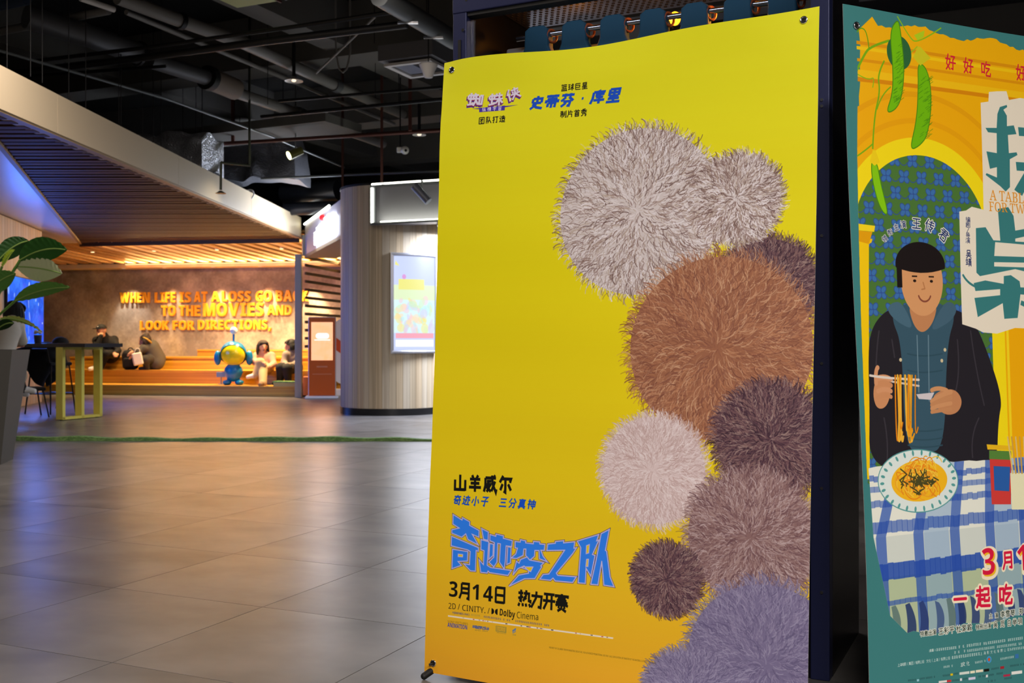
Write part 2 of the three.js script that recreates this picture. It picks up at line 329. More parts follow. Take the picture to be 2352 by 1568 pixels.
  for (let i = 0; i < 16; i++) { c.globalAlpha = R(0.3, 0.8); c.fillStyle = '#e6f4ff'; c.beginPath(); c.ellipse(R(0, 512), R(0, 256), R(2, 12), R(4, 26), R(-0.4, 0.4), 0, 7); c.fill(); }
  c.globalAlpha = 1;
  const tx = new THREE.CanvasTexture(cv); tx.colorSpace = THREE.SRGBColorSpace;
  wpart('bezel', bar(s0.clone().addScaledVector(nrm, 0.035).setY(1.58), s1.clone().addScaledVector(nrm, 0.035).setY(1.58), 0.05, 1.12), M.black, ds);
  const pg = new THREE.PlaneGeometry(s0.distanceTo(s1) - 0.04, 1.08), mt = new THREE.MeshPhysicalMaterial({ color: 0x050505, emissive: 0xffffff, emissiveMap: tx, emissiveIntensity: 0.8, roughness: 0.9, specularIntensity: 0.1 });
  pg.applyMatrix4(new THREE.Matrix4().makeBasis(wd.clone(), new THREE.Vector3(0, 1, 0), nrm).setPosition(s0.clone().add(s1).multiplyScalar(0.5).addScaledVector(nrm, 0.062).setY(1.58)));
  wpart('lit_screen', pg, mt, ds);
  const cp = s0.clone().add(s1).multiplyScalar(0.5).addScaledVector(nrm, 0.075).setY(1.58);
  areaLight('screen_glow_light', cp, cp.clone().add(nrm), 2.2, 1.05, 0x447cff, LIGHT.screen, ds);
}

// ---------------------------------------------------------------- round column of the shop with its sign fascias
const COL = V(-1.825, 0, 15.8), CR = 0.77;
{
  const c = thing('round_column', 'round column clad in pale vertical planks', 'column', COL, 0, null, 'structure');
  const n = 48, w = 2 * Math.PI * CR / n;
  part('core', cyl(CR - 0.04, CR - 0.04, 3.34, 0, 0.005, 0, 48), std(0x8d8272, 0.8), c);
  for (let i = 0; i < n; i++) {
    const a = i / n * Math.PI * 2, g = bx(w - 0.0035, 3.24, 0.03, 0, 1.72, CR - 0.018), uv = g.attributes.uv, o = rnd();
    for (let k = 0; k < uv.count; k++) uv.setXY(k, o + uv.getX(k) * 0.12, uv.getY(k));
    const m = part('plank', g, M.plank[i % 3], c); m.rotation.y = a;
  }
  part('baseboard', cyl(CR + 0.006, CR + 0.006, 0.1, 0, 0, 0, 64), std(0x1a1a1c, 0.25), c);
  part('top_trim', cyl(CR + 0.01, CR + 0.01, 0.03, 0, 3.34, 0, 64), M.black, c);
  // curved poster light box
  const mid = Math.PI * 0.185, half = 0.46, arc = (r, h, y, th) => new THREE.CylinderGeometry(r, r, h, 24, 1, true, mid - half, half * 2).translate(0, y, 0);
  const lb = thing('poster_light_box', 'curved light box poster with pastel print on the column', 'light box', COL.clone().setY(0.9));
  const cv = document.createElement('canvas'); cv.width = 512; cv.height = 820; const x = cv.getContext('2d');
  x.fillStyle = '#c9d4fb'; x.fillRect(0, 0, 512, 820); x.fillStyle = '#dff0c4'; x.fillRect(0, 250, 512, 180); x.fillStyle = '#d8f3f4'; x.fillRect(0, 380, 512, 290);
  x.fillStyle = '#ece884'; x.beginPath(); x.moveTo(18, 40); x.lineTo(60, 86); x.lineTo(12, 76); x.fill(); x.fillRect(50, 200, 300, 92);
  const pastel = ['#f6c6d6', '#f7e27c', '#b7e6ee', '#d9c6f2', '#ffd9b0', '#cfeeb6'];
  for (let i = 0; i < 60; i++) { x.globalAlpha = 0.5; x.fillStyle = pastel[i % 6]; x.beginPath(); x.ellipse(R(40, 480), R(380, 660), R(8, 46), R(10, 60), R(0, 3), 0, 7); x.fill(); }
  x.globalAlpha = 1; x.fillStyle = '#d99bd8'; x.beginPath(); x.arc(110, 180, 22, 0, 7); x.fill(); x.fillStyle = '#f3a7b8'; x.fillRect(20, 672, 470, 44); x.fillStyle = '#ffffff'; x.fillRect(20, 730, 470, 60);
  const tx = new THREE.CanvasTexture(cv); tx.colorSpace = THREE.SRGBColorSpace;
  const rr = CR + 0.035;
  part('frame', join(arc(rr - 0.006, 1.46, 0.73)), std(0xb9bac4, 0.35, 0.5, { side: THREE.DoubleSide }), lb);
  for (const y of [0.025, 1.435]) part('frame_rail', new THREE.TorusGeometry(rr + 0.004, 0.022, 8, 30, half * 2).rotateX(Math.PI / 2).rotateY(mid + half - Math.PI / 2).translate(0, y, 0), std(0xb9bac4, 0.3, 0.6), lb);
  for (const s of [-1, 1]) part('frame_post', bx(0.04, 1.46, 0.06, 0, 0.73, rr - 0.01).rotateY(mid + s * half), std(0xb9bac4, 0.3, 0.6), lb);
  const g = new THREE.CylinderGeometry(rr, rr, 1.36, 24, 1, true, mid - half + 0.03, half * 2 - 0.06).translate(0, 0.73, 0);
  part('lit_poster', g, new THREE.MeshStandardMaterial({ color: 0x222222, emissive: 0xffffff, emissiveMap: tx, emissiveIntensity: 0.72, roughness: 0.3, side: THREE.DoubleSide }), lb);
  const pc = COL.clone().add(new THREE.Vector3(Math.sin(mid) * (rr + 0.03), 1.63, Math.cos(mid) * (rr + 0.03)));
  areaLight('light_box_lamp', pc, pc.clone().add(new THREE.Vector3(Math.sin(mid), 0, Math.cos(mid))), 0.62, 1.3, 0xe6ecff, LIGHT.lightbox, lb);
}
// grey fascia with light tubes, running right and nearer from the column
const ledTube = (parent, a, b, r, lamp) => {
  wpart('light_tube', rod(a, b, r, 10), M.glow(0xfdfff0, 4), parent);
};
{
  const a = V(-1.99, 0, 14.9), b = V(1.2, 0, 13.62), d = b.clone().sub(a).normalize(), nrm = new THREE.Vector3(d.z, 0, -d.x); if (nrm.z < 0) nrm.negate();
  const up = (p, h) => p.clone().setY(h);
  const f = thing('sign_fascia', 'grey sign fascia outlined by white light tubes beside the yellow banner', 'sign', up(a, 2.74));
  wpart('fascia_box', bar(up(a, 3.02).addScaledVector(nrm, -0.2), up(b, 3.02).addScaledVector(nrm, -0.2), 0.36, 0.52), M.greyPanel, f);
  wpart('frame', join(bar(up(a, 2.755), up(b, 2.755), 0.09, 0.03), bar(up(a, 3.3), up(b, 3.3), 0.09, 0.03), bar(up(a, 2.74), up(a, 3.31), 0.03, 0.09, d)), M.duct, f);
  const o = nrm.clone().multiplyScalar(0.03);
  ledTube(f, up(a, 3.315).add(o), up(a, 3.315).addScaledVector(d, 0.17).add(o), 0.018);
  ledTube(f, up(a, 3.315).addScaledVector(d, 0.19).add(o), up(b, 3.315).add(o), 0.018);
  ledTube(f, up(a, 2.77).add(o), up(a, 3.27).add(o), 0.018);
  ledTube(f, up(a, 2.775).addScaledVector(d, 0.14).add(o), up(b, 2.775).add(o), 0.012);
  const m = up(a, 2.78).addScaledVector(d, 0.9).addScaledVector(nrm, 0.1);
  areaLight('tube_glow_light', m, m.clone().add(new THREE.Vector3(0, 0.5, 0)).addScaledVector(nrm, -0.25), 1.6, 0.03, 0xfbffe8, LIGHT.led, f);
  // small grey spot under the upper tube
  const s = thing('track_spotlight', 'small grey cylinder spotlight hanging before the grey fascia', 'spotlight', up(a, 3.2).addScaledVector(d, 0.88).addScaledVector(nrm, 0.2));
  const c = s.position.clone(); wpart('stem', rod(c.clone().add(new THREE.Vector3(0, 0.1, 0)), c.clone(), 0.012), M.galv, s);
  wpart('housing', rod(c.clone().add(new THREE.Vector3(-0.1, 0.02, 0.02)), c.clone().add(new THREE.Vector3(0.1, -0.2, 0.06)), 0.06, 18), std(0x7c808c, 0.4, 0.4), s);
  wpart('bracket', rod(c.clone().add(new THREE.Vector3(0, 0.1, 0)), c.clone().add(new THREE.Vector3(0, 0.1, -0.2)), 0.012), M.galv, s);
  // unseen shop light panel behind the banner, placed to light the column and floor
  const sh = thing('unseen_shop_light_panel', 'unseen white shop ceiling panel behind the banner lighting the column', 'light panel', V(-0.15, 2.68, 15.15));
  part('panel_frame', bx(1.8, 0.05, 1.2, 0, 0.04, 0), M.white, sh); part('light_diffuser', bx(1.7, 0.01, 1.1, 0, 0.01, 0), M.glow(0xf2f6ff, 3), sh);
  part('hanger', join(rod(new THREE.Vector3(-0.6, 0.06, 0), new THREE.Vector3(-0.6, 2.74, 0), 0.008), rod(new THREE.Vector3(0.6, 0.06, 0), new THREE.Vector3(0.6, 2.74, 0), 0.008)), M.pipeBlack, sh);
  areaLight('unseen_shop_panel_light', V(-0.15, 2.67, 15.15), V(-0.15, 0, 15.15), 1.7, 1.1, 0xe4ecff, LIGHT.shop, sh);
}
// chamfered sign running away from the column to the grey post
{
  const a = V(-2.56, 0, 15.95), b = V(-3.98, 0, 20.0), d = b.clone().sub(a).normalize(), nrm = new THREE.Vector3(d.z, 0, -d.x); if (nrm.x > 0) nrm.negate();
  const up = (p, h) => p.clone().setY(h), f = thing('shop_sign', 'pale sign fascia with glowing white lettering and a red dot', 'sign', up(b, 2.74));
  wpart('fascia_box', bar(up(a, 3.02).addScaledVector(nrm, -0.1), up(b, 3.02).addScaledVector(nrm, -0.1), 0.2, 0.56), std(0xb7b4ba, 0.5), f);
  wpart('soffit_board', bar(up(a, 2.71).addScaledVector(nrm, -0.3), up(b, 2.71).addScaledVector(nrm, -0.3), 0.6, 0.05), std(0x9a8868, 0.6), f);
  wpart('end_post', bar(up(b, 2.72), up(b, 3.12), 0.1, 0.12, d), M.postGrey, f);
  const o = nrm.clone().multiplyScalar(0.02), at = (t, h) => up(a, h).addScaledVector(d, t).add(o);
  ledTube(f, at(1.35, 3.32), at(4.2, 3.32), 0.02);
  // blown-out glowing letters, a row of upright strokes
  let t = 0.75;
  for (let i = 0; i < 8; i++) { const w = 0.26, h = [0.3, 0.33, 0.34, 0.36, 0.29, 0.3, 0.28, 0.22][i]; wpart('sign_letter', bar(at(t, 2.8 + h / 2), at(t + w - 0.05, 2.8 + h / 2), 0.05, h), M.glow(0xe8f0ff, 17), f); t += w; if (i === 4) t += 0.06; }
  const rp = at(2.02, 3.2); wpart('red_sign_dot', sph(0.055, rp.x, rp.y, rp.z, 1, 1, 1), M.glow(0xff1020, 1.2), f);
  const m = at(2.1, 3.0).addScaledVector(nrm, 0.1);
  areaLight('sign_glow_light', m, m.clone().add(nrm), 2.4, 0.36, 0xf4f8ff, LIGHT.sign, f);
}
// self-service kiosk
{
  const p = ground(740, 914.5), k = thing('self_service_kiosk', 'orange free standing touch screen kiosk before the slat screen', 'kiosk', p, 0.14);
  part('base_plate', rbx(0.62, 0.05, 0.42, 0.02, 0, 0.025, 0), M.white, k);
  part('body', rbx(0.52, 1.5, 0.09, 0.03, 0, 0.79, 0), std(0xd6cbc6, 0.4), k);
  part('front_panel', rbx(0.49, 1.47, 0.02, 0.008, 0, 0.79, 0.046), M.orange, k);
  const cv = document.createElement('canvas'); cv.width = 256; cv.height = 512; const x = cv.getContext('2d');
  x.fillStyle = '#ffb488'; x.fillRect(0, 0, 256, 512); x.fillStyle = '#ffaa72'; for (let i = 0; i < 40; i++) { x.globalAlpha = 0.25; x.fillRect(R(0, 256), R(0, 512), R(20, 90), R(20, 90)); }
  x.globalAlpha = 1; x.fillStyle = '#fff1ea'; x.beginPath(); x.roundRect(52, 146, 160, 78, 36); x.fill(); x.fillRect(36, 232, 190, 14); x.fillStyle = '#ffffff'; x.fillRect(80, 172, 104, 26);
  const tx = new THREE.CanvasTexture(cv); tx.colorSpace = THREE.SRGBColorSpace;
  part('lit_screen', new THREE.PlaneGeometry(0.4, 0.72).translate(0, 1.08, 0.058), new THREE.MeshStandardMaterial({ color: 0x111111, emissive: 0xffffff, emissiveMap: tx, emissiveIntensity: 0.9, roughness: 0.3 }), k);
  part('print', join(bx(0.2, 0.028, 0.002, 0, 0.6, 0.0565), bx(0.36, 0.014, 0.002, 0, 0.46, 0.0565)), std(0xd9825a, 0.5), k);
  areaLight('kiosk_screen_light', k.localToWorld(new THREE.Vector3(0, 1.08, 0.075)), k.localToWorld(new THREE.Vector3(0, 1.08, 1)), 0.4, 0.72, 0xffb080, LIGHT.kiosk, k);
}
// round white standee with an orange stripe, between kiosk and column
{
  const t = thing('round_standee', 'round white standee with an orange diagonal stripe behind the kiosk', 'standee', ground(786, 909), 0.1);
  part('disc', new THREE.CylinderGeometry(0.72, 0.72, 0.06, 48).rotateX(Math.PI / 2).translate(0.3, 0.88, 0), M.white, t);
  part('stripe', bx(1.3, 0.2, 0.01, 0.3, 0, 0.036).applyMatrix4(new THREE.Matrix4().makeRotationZ(-0.62)).translate(0.02, 0.93, 0), std(0xd64a10, 0.4), t);
  part('foot', rbx(1.0, 0.14, 0.3, 0.03, 0.3, 0.07, 0), M.white, t);
}
// dark box left of the kiosk, at the end of the bench
{
  const p = ground(700, 912); const t = thing('waste_bin', 'slim dark bin with orange side squeezed behind the kiosk', 'bin', p, 0.14);
  part('body', rbx(0.16, 0.36, 0.3, 0.01, 0.04, 0.21, -0.25), std(0xd87a48, 0.5), t); part('plinth', bx(0.16, 0.03, 0.3, 0.04, 0.015, -0.25), M.black, t);
}

// ---------------------------------------------------------------- raised lettering on the concrete wall
{
  const font = await new FontLoader().loadAsync('fonts/droid/droid_sans_bold.typeface.json');
  const t = thing('wall_lettering', 'raised amber capital letters in three lines on the concrete wall', 'lettering', B(2.9, 2.44, 1.2));
  const p0 = B(0, 2.44, 0), xAx = B(0, 0, 0).sub(B(1, 0, 0)).normalize(), zAx = wallN.clone().negate();
  // word: text, left pixel, right pixel, top pixel, bottom pixel
  const words = [['WHEN', 277, 345, 672, 695], ['LIFE', 357, 405, 671.5, 694.5], ['IS', 414, 440, 671, 694], ['AT', 447, 477, 670, 693], ['A', 486, 506, 670, 692.5], ['LOSS', 511, 577, 669, 692], ['GO', 588, 626, 668.5, 692], ['BACK', 635, 710, 667, 691.5],
    ['TO', 372, 405, 702, 725], ['THE', 412, 461, 701.5, 725], ['MOVIES', 468, 607, 696, 725.5], ['AND', 615, 671, 701, 723],
    ['LOOK', 323, 389, 737, 757], ['FOR', 398, 448, 736.5, 757], ['DIRECTIONS,', 456, 622, 735, 756.5]];
  for (const [w, x0, x1, y0, y1] of words) {
    const a = onPlane(x0, y1, p0, wallN), b = onPlane(x1, y1, p0, wallN), c = onPlane((x0 + x1) / 2, y0, p0, wallN), H = c.y - a.y, W = a.distanceTo(b);
    const gs = []; let adv = 0;
    for (const ch of w) { const g = new TextGeometry(ch, { font, size: 1, depth: 0.16, curveSegments: 4, bevelEnabled: true, bevelThickness: 0.02, bevelSize: 0.035, bevelSegments: 1 }); g.computeBoundingBox(); const bb = g.boundingBox; gs.push([g, adv - bb.min.x, bb]); adv += bb.max.x - bb.min.x + (ch === ',' ? 0 : 0.1); }
    const total = adv - 0.1, kx = W / total;
    for (const [g, dx] of gs) {
      g.translate(dx, 0, 0).scale(kx, H / 1.0, 0.28);
      g.applyMatrix4(new THREE.Matrix4().makeBasis(xAx, new THREE.Vector3(0, 1, 0), zAx).setPosition(a.x, a.y, a.z));
      wpart('letter', g, M.letter, t);
    }
  }
}

// ---------------------------------------------------------------- people: one continuous surface from tapered bones
function figure(name, label, bones, extra, opt = {}) {
  // bones: [a, b, ra, rb, colour]; colours are the clothing or the skin at that bone
  const box = new THREE.Box3();
  for (const [a, b, ra, rb] of bones) { box.expandByPoint(a.clone().addScalar(Math.max(ra, rb))); box.expandByPoint(a.clone().addScalar(-Math.max(ra, rb))); box.expandByPoint(b.clone().addScalar(Math.max(ra, rb))); box.expandByPoint(b.clone().addScalar(-Math.max(ra, rb))); }
  const c = box.getCenter(new THREE.Vector3()), sz = box.getSize(new THREE.Vector3()), S = Math.max(sz.x, sz.y, sz.z) / 2 * 1.14, N = opt.res ?? 92, mc = new MarchingCubes(N, M.white, false, false, 200000);
  mc.reset(); const k = opt.k ?? 0.03, pa = new THREE.Vector3(), ba = new THREE.Vector3(), q = new THREE.Vector3();
  const pre = bones.map(([a, b, ra, rb]) => ({ a, d: b.clone().sub(a), l: Math.max(1e-9, b.distanceToSquared(a)), ra, rb }));
  const dist = (x, y, z, o) => { const px = x - o.a.x, py = y - o.a.y, pz = z - o.a.z; let t = (px * o.d.x + py * o.d.y + pz * o.d.z) / o.l; t = t < 0 ? 0 : t > 1 ? 1 : t; const ex = px - o.d.x * t, ey = py - o.d.y * t, ez = pz - o.d.z * t; return Math.sqrt(ex * ex + ey * ey + ez * ez) - (o.ra + (o.rb - o.ra) * t); };
  for (let iz = 0; iz < N; iz++) for (let iy = 0; iy < N; iy++) for (let ix = 0; ix < N; ix++) {
    const x = c.x + (ix - N / 2) / (N / 2) * S, y = c.y + (iy - N / 2) / (N / 2) * S, z = c.z + (iz - N / 2) / (N / 2) * S;
    let m = 1e3;
    for (const o of pre) { const d = dist(x, y, z, o); if (d > m + k) continue; if (m - d > k) { m = d; continue; } const h = Math.max(k - Math.abs(m - d), 0) / k; m = Math.min(m, d) - h * h * k * 0.25; }
    mc.field[ix + iy * N + iz * N * N] = -m;
  }
  mc.isolation = 0; mc.update();
  const n = mc.count, pos = mc.positionArray.slice(0, n * 3), col = new Float32Array(n * 3), cc = new THREE.Color();
  for (let i = 0; i < n; i++) {
    const x = pos[i * 3] = c.x + pos[i * 3] * S, y = pos[i * 3 + 1] = c.y + pos[i * 3 + 1] * S, z = pos[i * 3 + 2] = c.z + pos[i * 3 + 2] * S;
    let best = 0, bd = 1e9; pre.forEach((o, j) => { const d = dist(x, y, z, o); if (d < bd) { bd = d; best = j; } });
    cc.set(bones[best][4]); col[i * 3] = cc.r; col[i * 3 + 1] = cc.g; col[i * 3 + 2] = cc.b;
  }
  let g = new THREE.BufferGeometry(); g.setAttribute('position', new THREE.BufferAttribute(pos, 3)); g.setAttribute('color', new THREE.BufferAttribute(col, 3));
  g = mergeVertices(g, 1e-5); g.computeVertexNormals();
  const base = new THREE.Vector3(c.x, box.min.y, c.z), o = thing(name, label, 'person', base);
  wpart('body', g, new THREE.MeshStandardMaterial({ vertexColors: true, roughness: 0.85 }), o);
  extra?.(o);
  return o;
}
const SKIN = 0xd09a78;
// chain: a limb through joints with radii
const chain = (pts, radii, col) => pts.slice(1).map((p, i) => [pts[i], p, radii[i], radii[i + 1], Array.isArray(col) ? col[i] : col]);
function hand(w, dir, col = SKIN, down = new THREE.Vector3(0, -1, 0)) { // a palm with five short bent fingers
  const d = dir.clone().normalize(), s = d.clone().cross(down).normalize(), out = [[w, w.clone().addScaledVector(d, 0.07), 0.03, 0.034, col]];
  [-0.03, -0.01, 0.01, 0.03].forEach((k, i) => { const a = w.clone().addScaledVector(d, 0.08).addScaledVector(s, k), b = a.clone().addScaledVector(d, [0.035, 0.045, 0.04, 0.03][i]).addScaledVector(down, 0.012), e = b.clone().addScaledVector(d, 0.022).addScaledVector(down, 0.028); out.push([a, b, 0.0105, 0.0095, col], [b, e, 0.0095, 0.0085, col]); });
  const a = w.clone().addScaledVector(d, 0.03).addScaledVector(s, 0.035), b = a.clone().addScaledVector(d, 0.035).addScaledVector(s, 0.025); out.push([a, b, 0.013, 0.0105, col], [b, b.clone().addScaledVector(d, 0.03).addScaledVector(down, 0.012), 0.0105, 0.0095, col]);
  return out;
}
function head(c, f, col = SKIN) { // skull, jaw, nose, ears; f faces forward
  const fw = f.clone().normalize(), up = new THREE.Vector3(0, 1, 0), s = fw.clone().cross(up).normalize(), P = (a, b, d) => c.clone().addScaledVector(fw, a).addScaledVector(up, b).addScaledVector(s, d);
  return [[P(-0.015, 0.025, 0), P(0.015, 0.02, 0), 0.088, 0.084, col], [P(0.03, -0.05, 0), P(0.05, -0.085, 0), 0.058, 0.036, col], [P(0.092, 0.0, 0), P(0.106, -0.025, 0), 0.011, 0.015, col], [P(0, 0.005, 0.088), P(0, -0.025, 0.086), 0.014, 0.011, col], [P(0, 0.005, -0.088), P(0, -0.025, -0.086), 0.014, 0.011, col]];
}
function face(o, c, f) { // eyes, brows and mouth as small parts of the head
  const fw = f.clone().normalize(), up = new THREE.Vector3(0, 1, 0), s = fw.clone().cross(up).normalize(), P = (a, b, d) => c.clone().addScaledVector(fw, a).addScaledVector(up, b).addScaledVector(s, d), dk = std(0x241812, 0.6);
  for (const k of [-1, 1]) { const e = P(0.087, 0.01, k * 0.032); wpart('eye', sph(0.011, e.x, e.y, e.z, 1, 0.7, 1, 10), dk, o); wpart('eyebrow', rod(P(0.09, 0.034, k * 0.018), P(0.082, 0.034, k * 0.05), 0.005, 6), dk, o); }
  wpart('mouth', rod(P(0.088, -0.066, -0.018), P(0.088, -0.066, 0.018), 0.007, 6), std(0x9a4a42, 0.6), o);
}
function hairCap(o, c, f, col, opts = {}) { // a cap of hair, open at the face, with strands hanging to opts.len
  const fw = f.clone().normalize(), up = new THREE.Vector3(0, 1, 0), s = fw.clone().cross(up).normalize(), P = (a, b, d) => c.clone().addScaledVector(fw, a).addScaledVector(up, b).addScaledVector(s, d), gs = [];
  const q = new THREE.SphereGeometry(0.113, 24, 16, 0, Math.PI * 2, 0, Math.PI * 0.56), m = new THREE.Matrix4().makeBasis(s, up, fw.clone().negate()).setPosition(P(-0.016, 0.028, 0));
  gs.push(q.rotateX(0.45).applyMatrix4(m));
  const len = opts.len ?? 0.06;
  for (let i = 0; i < (opts.n ?? 26); i++) { const a = Math.PI * (0.42 + 1.16 * i / ((opts.n ?? 26) - 1)), r0 = 0.1, a0 = P(Math.cos(a) * r0 - 0.01, 0.04, Math.sin(a) * r0), L = len * R(0.85, 1.1), b0 = P(Math.cos(a) * (r0 + 0.02) - 0.015, 0.04 - L * 0.5, Math.sin(a) * (r0 + 0.022)), c0 = P(Math.cos(a) * (r0 + R(-0.02, 0.035)) - 0.02, 0.03 - L, Math.sin(a) * (r0 + R(-0.01, 0.03))); gs.push(tube([a0, b0, c0], R(0.017, 0.024), 6, 6)); }
  for (let i = 0; i < 9; i++) { const k = (i - 4) / 4, a0 = P(0.02, 0.125, k * 0.05), b0 = P(0.085, 0.085, k * 0.075), c0 = P(0.082 - Math.abs(k) * 0.03, 0.05 - Math.abs(k) * 0.03, k * 0.09); gs.push(tube([a0, b0, c0], 0.013, 6, 6)); }
  return wpart('hair', join(...gs), std(col, 0.75), o);
}
// seated man in black with a cap: feet on the second step, resting on the third
{
  const D = 22.2, blk = 0x0c0b0d, p = (x, y, dz = 0) => atZ(x, y, D + dz), hd = p(233, 760, -0.05), fw = new THREE.Vector3(-0.55, -0.25, 0.8);
  const nk = p(238, 772, 0.08), ch = p(246, 790, 0.15), hip = p(254, 814, 0.3), sl = p(222, 782, 0.05), sr = p(262, 780, 0.2);
  const kneeL = p(222, 806, -0.35), footL = p(222, 843, -0.28), kneeR = p(245, 812, -0.32), footR = p(233, 842, -0.15);
  const elL = p(221, 799, -0.28), haL = p(232, 772, -0.22), elR = p(272, 805, -0.08), haR = p(262, 812, -0.32);
  figure('person', 'person in black with a dark cap leaning forward on the stepped bench', [
    ...head(hd, fw), [nk, hd.clone().add(new THREE.Vector3(0, -0.06, 0.02)), 0.06, 0.05, SKIN], [ch, nk, 0.17, 0.1, blk], [hip, ch, 0.19, 0.18, blk], [sl, ch, 0.09, 0.14, blk], [sr, ch, 0.09, 0.14, blk],
    ...chain([sl, elL, haL], [0.08, 0.058, 0.042], blk), ...chain([sr, elR, haR], [0.08, 0.058, 0.042], blk),
    ...chain([hip.clone().add(new THREE.Vector3(-0.1, 0, 0)), kneeL, footL], [0.11, 0.08, 0.055], blk), ...chain([hip.clone().add(new THREE.Vector3(0.1, 0, 0)), kneeR, footR], [0.11, 0.08, 0.055], blk),
    [footL, footL.clone().add(new THREE.Vector3(-0.08, -0.035, 0.15)), 0.045, 0.042, 0xe8e2da], [footR, footR.clone().add(new THREE.Vector3(-0.06, -0.03, 0.14)), 0.045, 0.042, 0xe8e2da],
    ...hand(haL, hd.clone().sub(haL)), ...hand(haR, new THREE.Vector3(0.4, -0.1, 0.6)),
  ], (o) => {
    face(o, hd, fw);
    const f2 = fw.clone().setY(0).normalize(), top = hd.clone().add(new THREE.Vector3(0, 0.055, 0));
    wpart('cap', join(new THREE.SphereGeometry(0.112, 22, 12, 0, Math.PI * 2, 0, Math.PI * 0.5).scale(1, 0.85, 1).translate(top.x, top.y, top.z), rbx(0.14, 0.015, 0.1, 0.006).applyQuaternion(new THREE.Quaternion().setFromUnitVectors(new THREE.Vector3(0, 0, 1), f2)).translate(top.x + f2.x * 0.12, top.y - 0.005, top.z + f2.z * 0.12)), std(0x0a0a0c, 0.8), o);
    const lg = top.clone().addScaledVector(f2, 0.105).add(new THREE.Vector3(0.02, 0.035, 0)); wpart('cap_patch', sph(0.02, lg.x, lg.y, lg.z, 1.4, 0.6, 0.6, 8), M.white, o);
  }, { res: 100 });
}
// black backpack on the second step
{
  const b = B(4.24, 1.1, 0.48), t = thing('backpack', 'bulky black backpack with a small white patch on the golden step', 'backpack', b, 0.2);
  part('body', rbx(0.32, 0.42, 0.24, 0.09, 0, 0.21, 0), M.blackSoft, t); part('front_pocket', rbx(0.25, 0.2, 0.08, 0.035, 0, 0.15, 0.13), M.blackSoft, t);
  part('strap', tube([new THREE.Vector3(-0.12, 0.36, -0.12), new THREE.Vector3(-0.19, 0.3, -0.2), new THREE.Vector3(-0.17, 0.1, -0.2), new THREE.Vector3(-0.12, 0.06, -0.12)], 0.02), M.blackSoft, t);
  part('grab_handle', new THREE.TorusGeometry(0.05, 0.012, 8, 16, Math.PI).translate(0, 0.41, 0), M.blackSoft, t); part('patch', rbx(0.05, 0.03, 0.01, 0.004, 0.03, 0.34, 0.118), M.white, t);
}
// crouching person in a grey-brown coat holding a white bag
{
  const D = 21.95, coat = 0x4c453a, p = (x, y, dz = 0) => atZ(x, y, D + dz), hd = p(331, 781, -0.05), fw = new THREE.Vector3(-0.85, -0.45, 0.35);
  const nk = p(336, 790, 0.03), ch = p(345, 800, 0.08), hip = p(356, 824, 0.15), sl = p(331, 799, -0.12), sr = p(347, 796, 0.22), kn = p(333, 826, -0.22), kn2 = p(336, 828, 0.1), ft = p(338, 845, -0.1), ft2 = p(350, 845, 0.1), el = p(319, 807, -0.2), ha = p(309, 806, -0.22), el2 = p(324, 812, 0.0), ha2 = p(312, 811, -0.15);
  figure('person', 'person crouching in a grey brown coat with a white bag', [
    ...head(hd, fw), [nk, hd, 0.06, 0.05, SKIN], [ch, nk, 0.17, 0.12, coat], [hip, ch, 0.22, 0.2, coat], [p(360, 832, 0.1), hip, 0.16, 0.2, coat], [sl, ch, 0.085, 0.14, coat], [sr, ch, 0.085, 0.14, coat],
    ...chain([sl, el, ha], [0.078, 0.06, 0.042], coat), ...chain([sr, el2, ha2], [0.078, 0.06, 0.042], coat), ...chain([hip, kn, ft], [0.12, 0.09, 0.05], 0x2a2621), ...chain([hip, kn2, ft2], [0.12, 0.09, 0.05], 0x2a2621),
    [ft, ft.clone().add(new THREE.Vector3(-0.12, -0.012, 0.06)), 0.045, 0.04, 0x2a2420], [ft2, ft2.clone().add(new THREE.Vector3(-0.12, -0.012, 0.06)), 0.045, 0.04, 0x2a2420],
    ...hand(ha, new THREE.Vector3(-0.6, -0.3, 0.2)), ...hand(ha2, new THREE.Vector3(-0.6, -0.4, 0.2)),
  ], (o) => { face(o, hd, fw); hairCap(o, hd, fw, 0x2c1c12, { len: 0.12 }); const q = p(337, 777, -0.06); wpart('scarf', new THREE.TorusGeometry(0.1, 0.022, 8, 20).rotateX(1.2).rotateZ(-0.5).translate(q.x, q.y - 0.04, q.z), std(0xa8842c, 0.8), o); }, { res: 100 });
  const bp = atZ(319, 838, D - 0.32), t = thing('tote_bag', 'small white bag held by the crouching person', 'bag', bp, 0.35);
  part('body', rbx(0.2, 0.26, 0.09, 0.03, 0, 0.13, 0).applyMatrix4(new THREE.Matrix4().makeRotationZ(0.2)), std(0xd9cfc0, 0.7), t);
  part('handle', tube([new THREE.Vector3(-0.1, 0.22, 0), new THREE.Vector3(-0.06, 0.33, 0), new THREE.Vector3(0, 0.34, 0), new THREE.Vector3(0.02, 0.27, 0)], 0.009, 20, 6), std(0xd9cfc0, 0.7), t);
}
